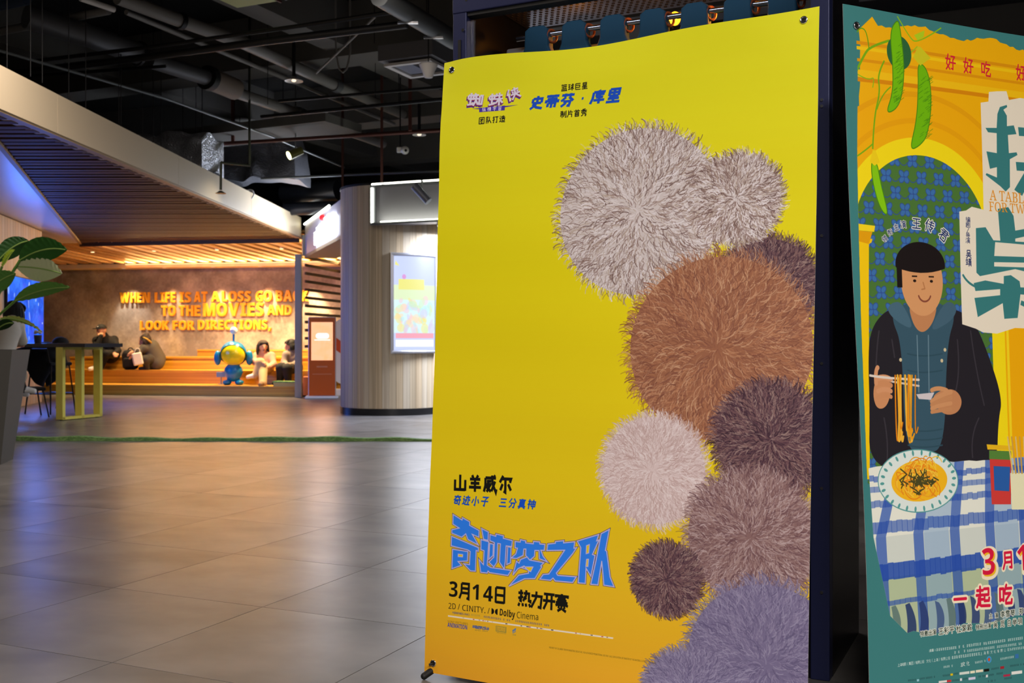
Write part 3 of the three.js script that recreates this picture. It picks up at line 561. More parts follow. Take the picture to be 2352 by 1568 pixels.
// woman in pale pink with crossed legs, seated on the second step
{
  const D = 21.2, pk = 0xcf967e, tr = 0xbfa070, p = (x, y, dz = 0) => atZ(x, y, D + dz), hd = p(604, 796, -0.02), fw = new THREE.Vector3(0.45, -0.05, 0.85);
  const nk = p(603, 809, 0.03), ch = p(606, 822, 0.05), hip = p(609, 845, 0.06), sl = p(591, 817, -0.02), sr = p(623, 817, 0.05), kn = p(598, 833, -0.42), ft = p(587, 862, -0.5), kn2 = p(604, 846, -0.42), ft2 = p(604, 880, -0.72);
  const el = p(586, 832, -0.12), ha = p(597, 831, -0.42), el2 = p(628, 836, -0.1), ha2 = p(617, 843, -0.36);
  figure('person', 'person with long wavy hair and pale pink coat sitting cross legged', [
    ...head(hd, fw), [nk, hd, 0.05, 0.045, SKIN], [ch, nk, 0.15, 0.09, pk], [hip, ch, 0.18, 0.15, pk], [sl, ch, 0.085, 0.13, pk], [sr, ch, 0.085, 0.13, pk], ...chain([sl, el, ha], [0.08, 0.065, 0.05], pk), ...chain([sr, el2, ha2], [0.08, 0.065, 0.05], pk),
    ...chain([hip.clone().add(new THREE.Vector3(-0.06, 0, 0)), kn, ft], [0.12, 0.095, 0.07], tr), ...chain([hip.clone().add(new THREE.Vector3(0.06, -0.02, 0)), kn2, ft2], [0.12, 0.095, 0.075], tr),
    [ft, ft.clone().add(new THREE.Vector3(-0.13, -0.03, 0.08)), 0.048, 0.04, 0xded4c8], [ft2, ft2.clone().add(new THREE.Vector3(-0.02, -0.02, 0.13)), 0.05, 0.042, 0x8a6a4a],
    ...hand(ha, new THREE.Vector3(0.6, -0.1, 0.3)), ...hand(ha2, new THREE.Vector3(-0.6, -0.1, 0.4)), [p(616, 812, 0.14), p(628, 817, 0.12), 0.05, 0.05, 0x4a5044],
  ], (o) => { face(o, hd, fw); hairCap(o, hd, fw, 0x22120c, { len: 0.42, n: 44 }); }, { res: 110 });
}
// person in a grey sweater and black trousers at the post end of the bench
{
  const D = 21.25, gr = 0x8a7a6e, bk = 0x0d0d0f, p = (x, y, dz = 0) => atZ(x, y, D + dz), hd = p(666, 794, 0), fw = new THREE.Vector3(-0.8, -0.15, 0.4);
  const nk = p(669, 806, 0.02), ch = p(672, 820, 0.04), hip = p(676, 845, 0.06), sl = p(658, 815, -0.08), sr = p(684, 815, 0.12), kn = p(645, 845, -0.4), kn2 = p(660, 847, -0.42), ft = p(643, 876, -0.36), ft2 = p(662, 878, -0.4), el = p(652, 833, -0.15), ha = p(660, 838, -0.34), el2 = p(682, 836, -0.1), ha2 = p(664, 838, -0.32);
  figure('person', 'person with short dark hair in a grey sweater and black trousers', [
    ...head(hd, fw), [nk, hd, 0.05, 0.045, SKIN], [ch, nk, 0.16, 0.1, gr], [hip, ch, 0.18, 0.16, gr], [sl, ch, 0.085, 0.13, gr], [sr, ch, 0.085, 0.13, gr], ...chain([sl, el, ha], [0.08, 0.065, 0.045], gr), ...chain([sr, el2, ha2], [0.08, 0.065, 0.045], gr),
    ...chain([hip.clone().add(new THREE.Vector3(-0.06, 0, 0)), kn, ft], [0.12, 0.1, 0.06], bk), ...chain([hip.clone().add(new THREE.Vector3(0.04, 0, 0.03)), kn2, ft2], [0.12, 0.1, 0.06], bk),
    [ft, ft.clone().add(new THREE.Vector3(-0.1, -0.025, 0.1)), 0.045, 0.04, bk], [ft2, ft2.clone().add(new THREE.Vector3(-0.08, -0.025, 0.1)), 0.045, 0.04, bk], ...hand(ha, new THREE.Vector3(0.5, -0.1, 0.5)), ...hand(ha2, new THREE.Vector3(-0.4, -0.2, 0.5)),
  ], (o) => { face(o, hd, fw); hairCap(o, hd, fw, 0x0c0a0a, { len: 0.11 }); }, { res: 100 });
}
// green mat on a pale block at the end of the first step
{
  const t = part('plinth_block', bprism(0.02, 0.55, 0.0, 0.3, 0.205, 0.275), std(0xb49a52, 0.6), scene); tag(t, 'pale block at the post end of the first step', 'block');
  const m = part('turf_mat', bprism(0.12, 0.58, 0.02, 0.32, 0.275, 0.3), M.turf, scene); tag(m, 'small green turf mat on the pale block by the post', 'mat');
}
// plain blue and yellow figurine sculpture, a generic stand-in
{
  const t = thing('sculpture', 'glossy blue floor sculpture with a yellow ball and a white knob on a stalk', 'sculpture', B(1.62, 0.5, 0.205), 0.15), bl = std(0x1277a8, 0.25), s = 0.98;
  part('foot', join(sph(0.09, -0.12, 0.05, 0.05, 1, 0.6, 1.3), sph(0.09, 0.12, 0.05, 0.05, 1, 0.6, 1.3)), bl, t);
  part('body', new THREE.LatheGeometry([[0.001, 0.06], [0.11, 0.07], [0.15, 0.16], [0.19, 0.26], [0.17, 0.34], [0.12, 0.4], [0.001, 0.42]].map(([x, y]) => new THREE.Vector2(x, y)), 32), bl, t);
  part('ball', sph(0.24, 0, 0.62, 0.03, 1, 1, 0.95, 32), std(0xf0d810, 0.25), t);
  part('shell', new THREE.SphereGeometry(0.265, 32, 20, 0, Math.PI * 2, 0, Math.PI * 0.56).rotateX(-0.95).translate(0, 0.62, 0), new THREE.MeshStandardMaterial({ color: 0x1277a8, roughness: 0.25, side: THREE.DoubleSide }), t);
  part('side_lobe', sph(0.1, -0.31, 0.54, -0.02, 0.75, 1.5, 0.9), bl, t); part('side_lobe', sph(0.1, 0.31, 0.54, -0.02, 0.75, 1.5, 0.9), bl, t);
  part('stalk', cyl(0.022, 0.022, 0.24, 0, 0.85, -0.03), bl, t); part('knob', sph(0.075, 0, 1.09, -0.03), M.white, t);
  const pl = thing('name_plate', 'small pale blue plate beside the blue sculpture', 'plate', B(1.95, 0.62, 0.205), 0.12);
  part('plate', rbx(0.18, 0.1, 0.012, 0.005, 0, 0.2, 0), std(0x8fa6b8, 0.5), pl); part('stem', cyl(0.012, 0.012, 0.16, 0, 0, -0.01), M.galv, pl); part('stand', rbx(0.1, 0.012, 0.08, 0.004, 0, 0.006, 0), M.galv, pl);
}

// ---------------------------------------------------------------- high table with yellow frame legs, chairs, the person at it
{
  const a = ground(147, 965.5), dw = new THREE.Vector3(0.38, 0, -0.925), dl = new THREE.Vector3(-0.925, 0, -0.38), P = (l, w, h) => a.clone().addScaledVector(dl, l).addScaledVector(dw, w).setY(h), Wd = 0.68, HT = 1.045;
  const t = thing('high_table', 'high dark table on yellow frame legs by the potted plant', 'table', P(1, Wd / 2, 0));
  wpart('tabletop', bar(P(-0.4, Wd / 2 - 0.02, HT - 0.022), P(2.6, Wd / 2 - 0.02, HT - 0.022), Wd + 0.02, 0.05), M.tableTop, t);
  for (const l of [0, 2.0]) {
    const s = 0.05, d = 0.12;
    wpart('leg_frame', join(...[0, Wd / 2, Wd].map((w) => bar(P(l + d / 2, w, 0.012), P(l + d / 2, w, HT - 0.046), s, d, dl)), bar(P(l + d / 2, -0.02, 0.028), P(l + d / 2, Wd + 0.02, 0.028), d, 0.035), bar(P(l + d / 2, -0.02, HT - 0.066), P(l + d / 2, Wd + 0.02, HT - 0.066), d, 0.035)), M.yellow, t);
    for (const w of [0.02, Wd / 2, Wd - 0.02]) { const q = P(l + d / 2, w, 0); wpart('foot_pad', cyl(0.025, 0.025, 0.014, q.x, 0, q.z, 12), M.black, t); }
  }
  // cup with a small white flower on it
  const c = thing('flower_cup', 'small dark cup with a white flower on the high table', 'cup', P(0.98, Wd * 0.7, HT + 0.003));
  part('cup', new THREE.LatheGeometry([[0.001, 0], [0.045, 0], [0.055, 0.12], [0.05, 0.12], [0.042, 0.012], [0.001, 0.012]].map(([x, y]) => new THREE.Vector2(x, y)), 20), std(0x3a3a52, 0.5), c);
  part('petals', join(...[0, 1, 2, 3, 4, 5].map((i) => sph(0.025, Math.cos(i) * 0.035, 0.15 + 0.012 * (i % 3), Math.sin(i) * 0.035, 1, 0.7, 1, 10))), M.white, c);
  // low black chair in front of the girl
  const chair = (name, label, base, turn, seatH, backH, ring) => {
    const k = thing(name, label, 'chair', base, turn), m = std(0x101114, 0.35, 0.4), w = 0.19;
    part('seat', rbx(0.44, 0.05, 0.42, 0.02, 0, seatH, 0), M.blackSoft, k);
    for (const [sx, sz] of [[-1, -1], [1, -1], [-1, 1], [1, 1]]) part('leg', rod(new THREE.Vector3(sx * w, seatH, sz * w * 0.9), new THREE.Vector3(sx * (w + 0.06), 0, sz * (w + 0.05)), 0.011, 8), m, k);
    part('back_frame', polyRod([new THREE.Vector3(-0.19, seatH, -0.2), new THREE.Vector3(-0.19, backH, -0.25), new THREE.Vector3(0.19, backH, -0.25), new THREE.Vector3(0.19, seatH, -0.2)], 0.012, 8), m, k);
    part('backrest', rbx(0.36, backH - seatH - 0.16, 0.015, 0.006, 0, (backH + seatH) / 2 + 0.05, -0.228), M.blackSoft, k);
    if (ring) part('foot_ring', polyRod([[-1, -1], [1, -1], [1, 1], [-1, 1], [-1, -1]].map(([x, z]) => new THREE.Vector3(x * (w + 0.035), ring, z * (w + 0.03))), 0.009, 8), m, k);
    return k;
  };
  const c1 = ground(62, 957); chair('side_chair', 'low black chair beside the yellow legged high table', c1, 2.2, 0.4, 0.82);
  const c2 = ground(116, 949), st = chair('bar_stool', 'tall black bar stool with a coat draped over it', c2, 2.75, 0.74, 0.96, 0.3);
  // the coat
  const ct = thing('black_coat', 'black coat draped over the tall bar stool', 'coat', c2.clone().setY(0.45), 0);
  { const g = new THREE.SphereGeometry(0.42, 40, 30), p = g.attributes.position; for (let i = 0; i < p.count; i++) { const x = p.getX(i), y = p.getY(i), z = p.getZ(i), a2 = Math.atan2(z, x), d = y < 0 ? 1 + 0.1 * Math.sin(a2 * 7) : 1; p.setXYZ(i, x * 0.72 * d, y < 0 ? y * 0.75 + 0.1 * Math.sin(a2 * 2 + 1) * Math.min(1, -y * 3) : y * 0.62, z * 0.62 * d); } g.computeVertexNormals(); part('coat_body', g.translate(-0.08, 0.36, 0), M.blackSoft, ct); }
  part('sleeve', tube([new THREE.Vector3(-0.2, 0.5, 0.15), new THREE.Vector3(-0.42, 0.42, 0.2), new THREE.Vector3(-0.46, 0.15, 0.2), new THREE.Vector3(-0.44, -0.02, 0.2)], 0.075, 20, 10), M.blackSoft, ct);
  part('hood', sph(0.12, 0.16, 0.6, 0.02, 1, 0.8, 1), M.blackSoft, ct);
  part('belt_tassel', join(rod(new THREE.Vector3(0.22, 0.25, 0.2), new THREE.Vector3(0.2, -0.28, 0.22), 0.01, 6), cyl(0.03, 0.012, 0.09, 0.2, -0.36, 0.22, 10)), M.blackSoft, ct);
  // girl leaning on the table, seen from behind, on a stool hidden by the pot
  const D = 13.4, wh = 0xb9b3a8, sk = 0xa39a86, p = (x, y, dz = 0) => atZ(x, y, D + dz), hd = p(36, 716, 0.12), fw = new THREE.Vector3(0.35, -0.25, -0.9);
  const nk = p(30, 737, 0.02), ch = p(18, 757, -0.02), hip = p(2, 808, -0.12), sl = p(-6, 752, 0), sr = p(42, 750, 0.06), el = p(52, 783, 0.2), ha = p(34, 785, 0.4), elL = p(-4, 784, 0.25), haL = p(22, 785, 0.45), kn = p(36, 850, 0.1), ft = p(52, 893, 0.22), kn2 = p(16, 850, 0.12), ft2 = p(36, 900, 0.3);
  figure('person', 'person in a white sweater and beige skirt leaning on the high table', [
    ...head(hd, fw), [nk, hd, 0.05, 0.045, SKIN], [ch, nk, 0.15, 0.09, wh], [hip, ch, 0.16, 0.16, wh], [sl, ch, 0.075, 0.13, wh], [sr, ch, 0.075, 0.13, wh], ...chain([sr, el, ha], [0.075, 0.055, 0.04], wh), ...chain([sl, elL, haL], [0.075, 0.055, 0.04], wh),
    [hip.clone().add(new THREE.Vector3(0, -0.06, 0)), p(28, 838, 0.02), 0.18, 0.15, sk], [p(20, 830, 0), p(38, 862, 0.05), 0.15, 0.13, sk], ...chain([p(30, 855, 0.05), kn, ft], [0.09, 0.08, 0.05], 0x0c0c0e), ...chain([p(20, 850, 0.05), kn2, ft2], [0.09, 0.08, 0.05], 0x0c0c0e),
    [ft, ft.clone().add(new THREE.Vector3(0.12, -0.03, -0.05)), 0.042, 0.038, 0xd8d6d4], [ft2, ft2.clone().add(new THREE.Vector3(0.12, -0.03, -0.05)), 0.042, 0.038, 0xd8d6d4], ...hand(ha, new THREE.Vector3(0.2, -0.1, -0.8)), ...hand(haL, new THREE.Vector3(0.3, -0.1, -0.8)),
  ], (o) => { face(o, hd, fw); hairCap(o, hd, fw, 0x08080a, { len: 0.2, n: 36 }); }, { res: 110 });
  const sb = p(0, 840, -0.05), s2 = thing('bar_stool', 'round black bar stool under the person in the white sweater', 'stool', V(sb.x, 0, -sb.z));
  part('seat', cyl(0.18, 0.18, 0.05, 0, 0.68, 0), M.blackSoft, s2); part('pole', cyl(0.03, 0.03, 0.68, 0, 0.01, 0), M.galv, s2); part('base', cyl(0.22, 0.2, 0.02, 0, 0, 0), M.galv, s2); part('foot_ring', new THREE.TorusGeometry(0.15, 0.012, 8, 24).rotateX(Math.PI / 2).translate(0, 0.3, 0), M.galv, s2);
}

// ---------------------------------------------------------------- potted plant at the left edge
{
  const c = V(-4.72, 0, 9.25), t = thing('plant_pot', 'tall tapered dark grey square plant pot', 'pot', c, 0.22);
  const g = new THREE.CylinderGeometry(0.47, 0.3, 1.0, 4, 1, true).rotateY(Math.PI / 4).translate(0, 0.5, 0).toNonIndexed(); g.computeVertexNormals();
  part('wall', g, new THREE.MeshStandardMaterial({ color: 0x5b5954, roughness: 0.75, side: THREE.DoubleSide }), t);
  const rim = new THREE.CylinderGeometry(0.43, 0.47, 0.001, 4, 1, true).rotateY(Math.PI / 4).translate(0, 1.0, 0); part('rim', rim.toNonIndexed(), M.potGrey, t);
  part('base', bx(0.42, 0.02, 0.42, 0, 0.01, 0), M.potGrey, t); part('soil', bx(0.6, 0.02, 0.6, 0, 0.93, 0), std(0x1d160f, 0.95), t);
  const pl = thing('potted_plant', 'large leafed green plant growing from the grey pot', 'plant', c.clone().setY(0.94));
  const root = c.clone().setY(0.94), green = (col, r = 0.42) => new THREE.MeshPhysicalMaterial({ color: col, roughness: r, side: THREE.DoubleSide });
  // leaf from stalk point a to tip b, drooping, half width w, folded along the rib; side vector s
  function leaf(a, b, w, s, sag, col, stalk = true, fold = 0.25, r) {
    const n = 22, m = 10, pos = [], idx = [], uv = [], mid = a.clone().lerp(b, 0.5).add(new THREE.Vector3(0, sag, 0)), curve = new THREE.QuadraticBezierCurve3(a, mid, b), sv = s.clone().normalize();
    for (let i = 0; i <= n; i++) {
      const u = i / n, p = curve.getPoint(u), tg = curve.getTangent(u), side = sv.clone().addScaledVector(tg, -sv.dot(tg)).normalize(), up = side.clone().cross(tg).normalize(), wd = w * Math.pow(Math.sin(Math.PI * Math.min(1, 0.02 + u * 0.98)), 0.75) * (1 - 0.25 * u);
      for (let j = 0; j <= m; j++) { const v = j / m * 2 - 1, q = p.clone().addScaledVector(side, v * wd).addScaledVector(up, Math.abs(v) * wd * fold + 0.006 * Math.sin(u * 60 + Math.abs(v) * 6) * Math.abs(v)); pos.push(q.x, q.y, q.z); uv.push(u, v); if (i < n && j < m) { const o = i * (m + 1) + j; idx.push(o, o + m + 1, o + 1, o + 1, o + m + 1, o + m + 2); } }
    }
    const g = new THREE.BufferGeometry(); g.setAttribute('position', new THREE.Float32BufferAttribute(pos, 3)); g.setAttribute('uv', new THREE.Float32BufferAttribute(uv, 2)); g.setIndex(idx); g.computeVertexNormals();
    const lf = wpart('leaf', g, green(col, r), pl);
    wpart('midrib', tube([0, 0.25, 0.5, 0.75, 0.97].map((u) => curve.getPoint(u)), 0.006, 16, 5), green(0x8fae58), lf);
    if (stalk) wpart('stalk', tube([root.clone().add(new THREE.Vector3(R(-0.06, 0.08), 0, R(-0.05, 0.05))), root.clone().lerp(a, 0.5).add(new THREE.Vector3(-0.04, 0.06, 0)), a], 0.011, 18, 6), green(0x5f8a3a), pl);
  }
  const D = 9.2, p = (x, y, dz = 0) => atZ(x, y, D + dz), X = (x, y, z) => new THREE.Vector3(x, y, z);
  leaf(p(46, 597, 0.0), p(154, 574, -0.1), 0.13, X(0.1, 0.85, 0.5), 0.09, 0x356b28);
  leaf(p(38, 612, 0.02), p(143, 628, 0.06), 0.145, X(-0.1, 0.9, 0.35), 0.03, 0xd0d2a6, true, 0.1, 0.6);
  leaf(p(34, 691, -0.05), p(162, 660, -0.1), 0.085, X(0.0, 0.75, 0.6), 0.07, 0x5c8e36);
  leaf(p(-6, 600, 0), p(66, 553, 0.05), 0.1, X(-0.6, 0.5, 0.4), 0.07, 0x2a561f);
  leaf(p(5, 612, -0.05), p(34, 573, -0.1), 0.055, X(0.6, 0.2, 0.4), 0.03, 0xb4d23c);
  leaf(p(-40, 680, 0), p(36, 628, -0.08), 0.1, X(-0.4, 0.75, 0.4), 0.06, 0x5f9240);
  leaf(p(-2, 733, -0.15), p(98, 763, -0.15), 0.035, X(0.2, 0.8, 0.6), 0.09, 0xa8b25a);
  leaf(p(-10, 760, -0.1), p(32, 742, -0.2), 0.05, X(0.3, 0.8, 0.5), 0.05, 0x1f3c18);
  leaf(p(-60, 720, 0), p(-110, 600, 0), 0.12, X(0.5, 0.4, 0.6), 0.05, 0x2f6224);
  leaf(p(-30, 700, 0.1), p(-60, 560, 0.2), 0.11, X(0.8, 0.1, 0.5), 0.05, 0x2c5a22);
}
// rolled green turf strip lying across the floor
{
  const a = ground(-30, 1011), b = ground(1200, 1012.5), n = 60, pts = [];
  const t = thing('turf_strip', 'long thin strip of green artificial turf lying across the floor', 'turf strip', a.clone().lerp(b, 0.5));
  const g = new THREE.BoxGeometry(a.distanceTo(b), 0.035, 0.1, n, 2, 3), p = g.attributes.position;
  for (let i = 0; i < p.count; i++) { const x = p.getX(i), y = p.getY(i); p.setZ(i, p.getZ(i) + 0.012 * Math.sin(x * 3.1) + 0.01 * Math.sin(x * 7.7)); p.setY(i, y < 0 ? 0 : 0.034 + 0.009 * Math.sin(x * 2.3) + 0.007 * Math.sin(x * 9.1)); }
  const uv = g.attributes.uv; for (let i = 0; i < uv.count; i++) uv.setXY(i, uv.getX(i) * 14, uv.getY(i) * 0.4);
  g.computeVertexNormals(); g.rotateY(Math.atan2(-(b.z - a.z), b.x - a.x)); part('turf', g, M.turf, t);
}

// ---------------------------------------------------------------- pipes, ducts and fittings under the black ceiling
const pipe = (name, label, category, pts, r, mat, group, n = 12) => { const P = pts.map(([x, y, h]) => atH(x, y, h)), t = thing(name, label, category, P[0]); wpart('run', polyRod(P, r, n), mat, t); return [t, P]; };
{
  let t, P;
  [t, P] = pipe('duct_pipe', 'thick grey sleeved pipe with dark couplings under the ceiling', 'pipe', [[60, 38, 4.55], [190, 78, 4.5], [322, 124, 4.45]], 0.13, M.duct);
  wpart('coupling', rod(P[2].clone().lerp(P[1], 0.04), P[2], 0.15, 16), M.pipeBlack, t);
  [t, P] = pipe('duct_pipe', 'grey pipe joined by a wide collar beside a rusty hanger', 'pipe', [[345, 138, 4.45], [480, 180, 4.4], [540, 205, 4.38]], 0.1, M.duct);
  wpart('collar', rod(P[1], P[2], 0.14, 18), std(0x8a7c70, 0.6), t); wpart('coupling', rod(P[1].clone().lerp(P[2], -0.1), P[1].clone().lerp(P[2], 0.08), 0.155, 18), M.pipeBlack, t);
  [t, P] = pipe('duct_pipe', 'long pale grey pipe running on below the rusty hangers', 'pipe', [[540, 212, 4.38], [690, 262, 4.36], [880, 330, 4.35]], 0.075, M.pipeGrey);
  wpart('coupling', rod(P[1].clone().lerp(P[2], -0.03), P[1].clone().lerp(P[2], 0.03), 0.095, 14), M.duct, t);
  [t, P] = pipe('duct_pipe', 'highest pale pipe crossing the ceiling with two couplings', 'pipe', [[270, -6, 4.66], [414, 48, 4.64], [558, 98, 4.62], [771, 196, 4.6], [925, 262, 4.58]], 0.075, M.pipeGrey);
  wpart('coupling', rod(P[1].clone().lerp(P[2], -0.02), P[1].clone().lerp(P[2], 0.04), 0.095, 14), M.pipeBlack, t); wpart('coupling', rod(P[3].clone().lerp(P[2], 0.03), P[3].clone().lerp(P[2], -0.03), 0.095, 14), M.duct, t);
  pipe('conduit', 'thin straight steel conduit descending over the cream fascia', 'conduit', [[-10, 114, 4.1], [380, 226, 4.1], [620, 312, 4.1], [790, 384, 4.1]], 0.016, M.galv);
  pipe('conduit', 'thin grey conduit running parallel above the thick pipes', 'conduit', [[290, 28, 4.7], [560, 140, 4.7], [760, 224, 4.7], [905, 285, 4.7]], 0.03, M.pipeGrey);
  pipe('conduit', 'short pale conduit near the top of the ceiling void', 'conduit', [[185, -4, 4.5], [262, 22, 4.5]], 0.03, M.white);
  pipe('cable_tray', 'dark flat cable tray crossing the left ceiling void', 'cable tray', [[-8, 74, 4.7], [130, 47, 4.7], [250, 24, 4.7]], 0.045, M.pipeGrey);
  pipe('cable_tray', 'dark bluish tray in the top left ceiling void', 'cable tray', [[-8, 10, 4.6], [60, -4, 4.6]], 0.07, std(0x2a3a50, 0.6));
  for (const [l, pts, r] of [['lowest black pipe crossing above the cream fascia', [[28, 168, 4.2], [330, 132, 4.2], [600, 96, 4.2], [935, 56, 4.2]], 0.04], ['slim black pipe just above the lowest black pipe', [[80, 140, 4.28], [330, 110, 4.28], [700, 58, 4.28], [900, 28, 4.28]], 0.022],
    ['black pipe crossing behind the dish lamps', [[50, 176, 4.35], [380, 152, 4.35]], 0.02], ['black pipe behind the camera dome', [[600, 268, 4.15], [1015, 228, 4.15]], 0.025], ['second black pipe behind the camera dome', [[640, 232, 4.3], [1015, 200, 4.3]], 0.02]])
    pipe('sprinkler_pipe', l, 'pipe', pts, r, M.pipeBlack);
  // galvanised tray at top right
  { const a = atH(872, -10, 4.3), b = atH(1042, 92, 4.3), k = thing('galvanised_duct', 'shiny galvanised duct sloping towards the navy cabinet', 'duct', a); wpart('duct_body', rod(a, b, 0.1, 20), std(0x6d7274, 0.5, 0.6), k); for (const s of [0.35, 0.7]) { const c = a.clone().lerp(b, s); wpart('clip', bar(c.clone().add(new THREE.Vector3(-0.1, -0.1, 0)), c.clone().add(new THREE.Vector3(0.1, -0.1, 0)), 0.03, 0.02), M.chrome, k); } }
  // rectangular duct, dark round ducts
  { const a = atH(440, 320, 4.2), b = atH(790, 282, 4.2), k = thing('rectangular_duct', 'flat grey rectangular duct above the rusty rail', 'duct', a); wpart('duct_body', bar(a, b, 0.9, 0.12), M.beam, k); }
  for (const [l, y0, y1, h, r] of [['upper dark round duct behind the cream fascia', 446, 436, 3.85, 0.2], ['lower dark round duct behind the cream fascia', 480, 476, 3.52, 0.12]]) { const a = atH(655, y0, h), b = atH(780, y1, h), k = thing('round_duct', l, 'duct', a); wpart('duct_body', rod(a, b, r, 24), std(0x3c3e46, 0.35, 0.7), k); }
  // rusty rails and their hangers
  [t, P] = pipe('rusty_rail', 'rusty brown square rail hung across the ceiling', 'rail', [[410, 336, 4.0], [1030, 298, 4.0]], 0.028, M.rust, null, 4);
  [t, P] = pipe('steel_rail', 'pale steel rail above the shop signs', 'rail', [[600, 410, 3.72], [1030, 392, 3.72]], 0.018, M.galv);
  for (const [x, y0, y1, h0] of [[535, -20, 333, 4.0], [942, 28, 300, 4.0]]) { const a = atH(x, y1, h0), k = thing('rail_hanger', x < 600 ? 'rusty vertical hanger of the rusty rail above the foil duct' : 'rusty vertical hanger of the rusty rail beside the air cassette', 'hanger', a, 0, 'rusty hangers of the rail'); wpart('hanger', bar(a, a.clone().setY(5.45), 0.045, 0.045, new THREE.Vector3(1, 0, 0)), M.rust, k); }
  for (const x of [787, 877]) { const Z = 16.2 - (x - 787) * 0.012, a = atZ(x, 436, Z), k = thing('rail_hanger', x < 800 ? 'rusty hanger dropping to the corner of the glowing letter sign' : 'rusty hanger dropping onto the light tube fascia', 'hanger', a, 0, 'hangers above the shop signs'); wpart('hanger', bar(a, a.clone().setY(5.45), 0.035, 0.035, new THREE.Vector3(1, 0, 0)), M.rust, k); }
  // thin hanging wires
  for (const [x, yb, h] of [[16, 160, 3.5], [70, 176, 3.5], [97, 190, 3.5], [158, 232, 3.5], [197, 250, 3.5], [273, 296, 3.5], [278, 298, 3.5], [327, 318, 3.55], [352, 330, 3.55], [370, 340, 3.55], [420, 330, 4.0], [450, 325, 4.0], [573, 300, 3.9], [615, 240, 4.2], [862, 225, 4.3], [916, 240, 4.3], [860, 100, 4.6], [980, 130, 4.6]]) {
    const a = atH(x, yb, h), k = thing('hanging_wire', 'thin vertical suspension wire below the ceiling', 'wire', a, 0, 'suspension wires'); wpart('wire', rod(a, a.clone().setY(5.45), 0.005, 5), std(0x141416, 0.7), k);
  }
  // looped cable
  { const k = thing('cable_loop', 'grey cable hanging in a long loop from the pipes', 'cable', atH(785, 165, 4.2)); wpart('cable', tube([[771, -46], [771, 66], [772, 110], [777, 150], [785, 166], [796, 158], [804, 120], [804, 78], [804, -46]].map(([x, y]) => atZ(x, y, 12.6)), 0.012, 40, 6), M.pipeGrey, k); }
  { const k = thing('cable_loop', 'small white cable loop sticking out above the fascia', 'cable', atZ(580, 440, 17)); wpart('cable', tube([[556, 444], [566, 438], [576, 436], [582, 442], [580, 452]].map(([x, y]) => atZ(x, y, 16.6)).concat([V(-4.3, 3.18, 16.6)]), 0.014, 30, 6), M.white, k); }
  { const k = thing('brace_rod', 'slanting brace rod between two pipes', 'brace', atH(728, 165, 4.2)); wpart('rod', rod(atZ(726, 168, 12.9), atZ(862, 38, 11.4), 0.014), M.pipeGrey, k); }
  // dish lamps
  const dish = (x, y, Z, ys, label, r) => { const c = atZ(x, y, Z), k = thing('dish_lamp', label, 'lamp', c); part('shade', new THREE.LatheGeometry([[0.02, 0.05], [r * 0.5, 0.03], [r, 0], [r, -0.01], [r * 0.5, 0.016], [0.001, 0.03]].map(([a, b]) => new THREE.Vector2(a, b)), 28), std(0xd8d6d2, 0.4), k); wpart('stem', rod(c.clone().add(new THREE.Vector3(0, 0.04, 0)), atZ(x, ys, Z), 0.022), M.pipeBlack, k); part('lamp_bulb', sph(0.03, 0, 0.0, 0, 1, 0.6, 1, 12), M.glow(0xffe6c8, 1), k); };
  dish(675, 185, 13.2, 92, 'flat white dish lamp on a dark stem under the black pipe', 0.115); dish(963, 309, 14.6, 230, 'flat white dish lamp beside the yellow banner', 0.095);
  // glowing track spotlight
  { const c = atZ(690, 350, 15.4), k = thing('track_spotlight', 'yellowish glowing spotlight hanging from a thin pipe', 'spotlight', c), a = atZ(664, 357, 15.3), b = atZ(693, 345, 15.4); wpart('housing', rod(b, a, 0.06, 16, 0.07), std(0x6d6a30, 0.4, 0.4), k); const d = a.clone().sub(b).normalize(); wpart('lamp_lens', rod(a, a.clone().addScaledVector(d, 0.01), 0.062, 18), M.glow(0xfbf7b0, 4), k); wpart('stem', rod(atZ(679, 348, 15.35), atZ(679, 348, 15.35).setY(5.45), 0.01), M.galv, k);
    const l = new THREE.SpotLight(0xfff2c4, LIGHT.spot, 0, 0.5, 0.5); l.name = 'track_lamp'; const lp = a.clone().addScaledVector(d, 0.03); l.position.copy(k.worldToLocal(lp.clone())); l.target.position.copy(k.worldToLocal(lp.clone().addScaledVector(d, 3).add(new THREE.Vector3(0, -2.2, 1)))); l.castShadow = true; k.add(l, l.target); }
  // dome camera
  { const c = atZ(930, 345, 14.9), k = thing('dome_camera', 'small white security camera under the ceiling pipes', 'camera', c); part('dome', sph(0.06, 0, 0, 0), M.white, k); part('bracket', rbx(0.1, 0.08, 0.06, 0.015, -0.07, 0.01, -0.03), M.white, k); part('lens', sph(0.022, 0.015, -0.01, 0.045), M.black, k); wpart('rod', rod(c.clone().add(new THREE.Vector3(-0.07, 0.04, -0.03)), c.clone().add(new THREE.Vector3(-0.07, 0, -0.03)).setY(5.45), 0.01), M.pipeBlack, k); }
  // air cassette and cone speaker
  { const c = atZ(965, 158, 12.3), k = thing('air_cassette', 'white framed square air cassette below the black ceiling', 'air unit', c, TURN); part('frame', join(bx(0.62, 0.03, 0.06, 0, 0, 0.28), bx(0.62, 0.03, 0.06, 0, 0, -0.28), bx(0.06, 0.03, 0.5, 0.28, 0, 0), bx(0.06, 0.03, 0.5, -0.28, 0, 0)), M.white, k); part('grille', bx(0.5, 0.012, 0.5, 0, 0.02, 0), M.blackSoft, k); part('casing', bx(0.72, 0.18, 0.72, 0, 0.13, 0.0), std(0x77777c, 0.6), k); part('glass_panel', bx(0.24, 0.006, 0.4, -0.12, 0.01, 0), std(0xb8c0d8, 0.15, 0.4), k);
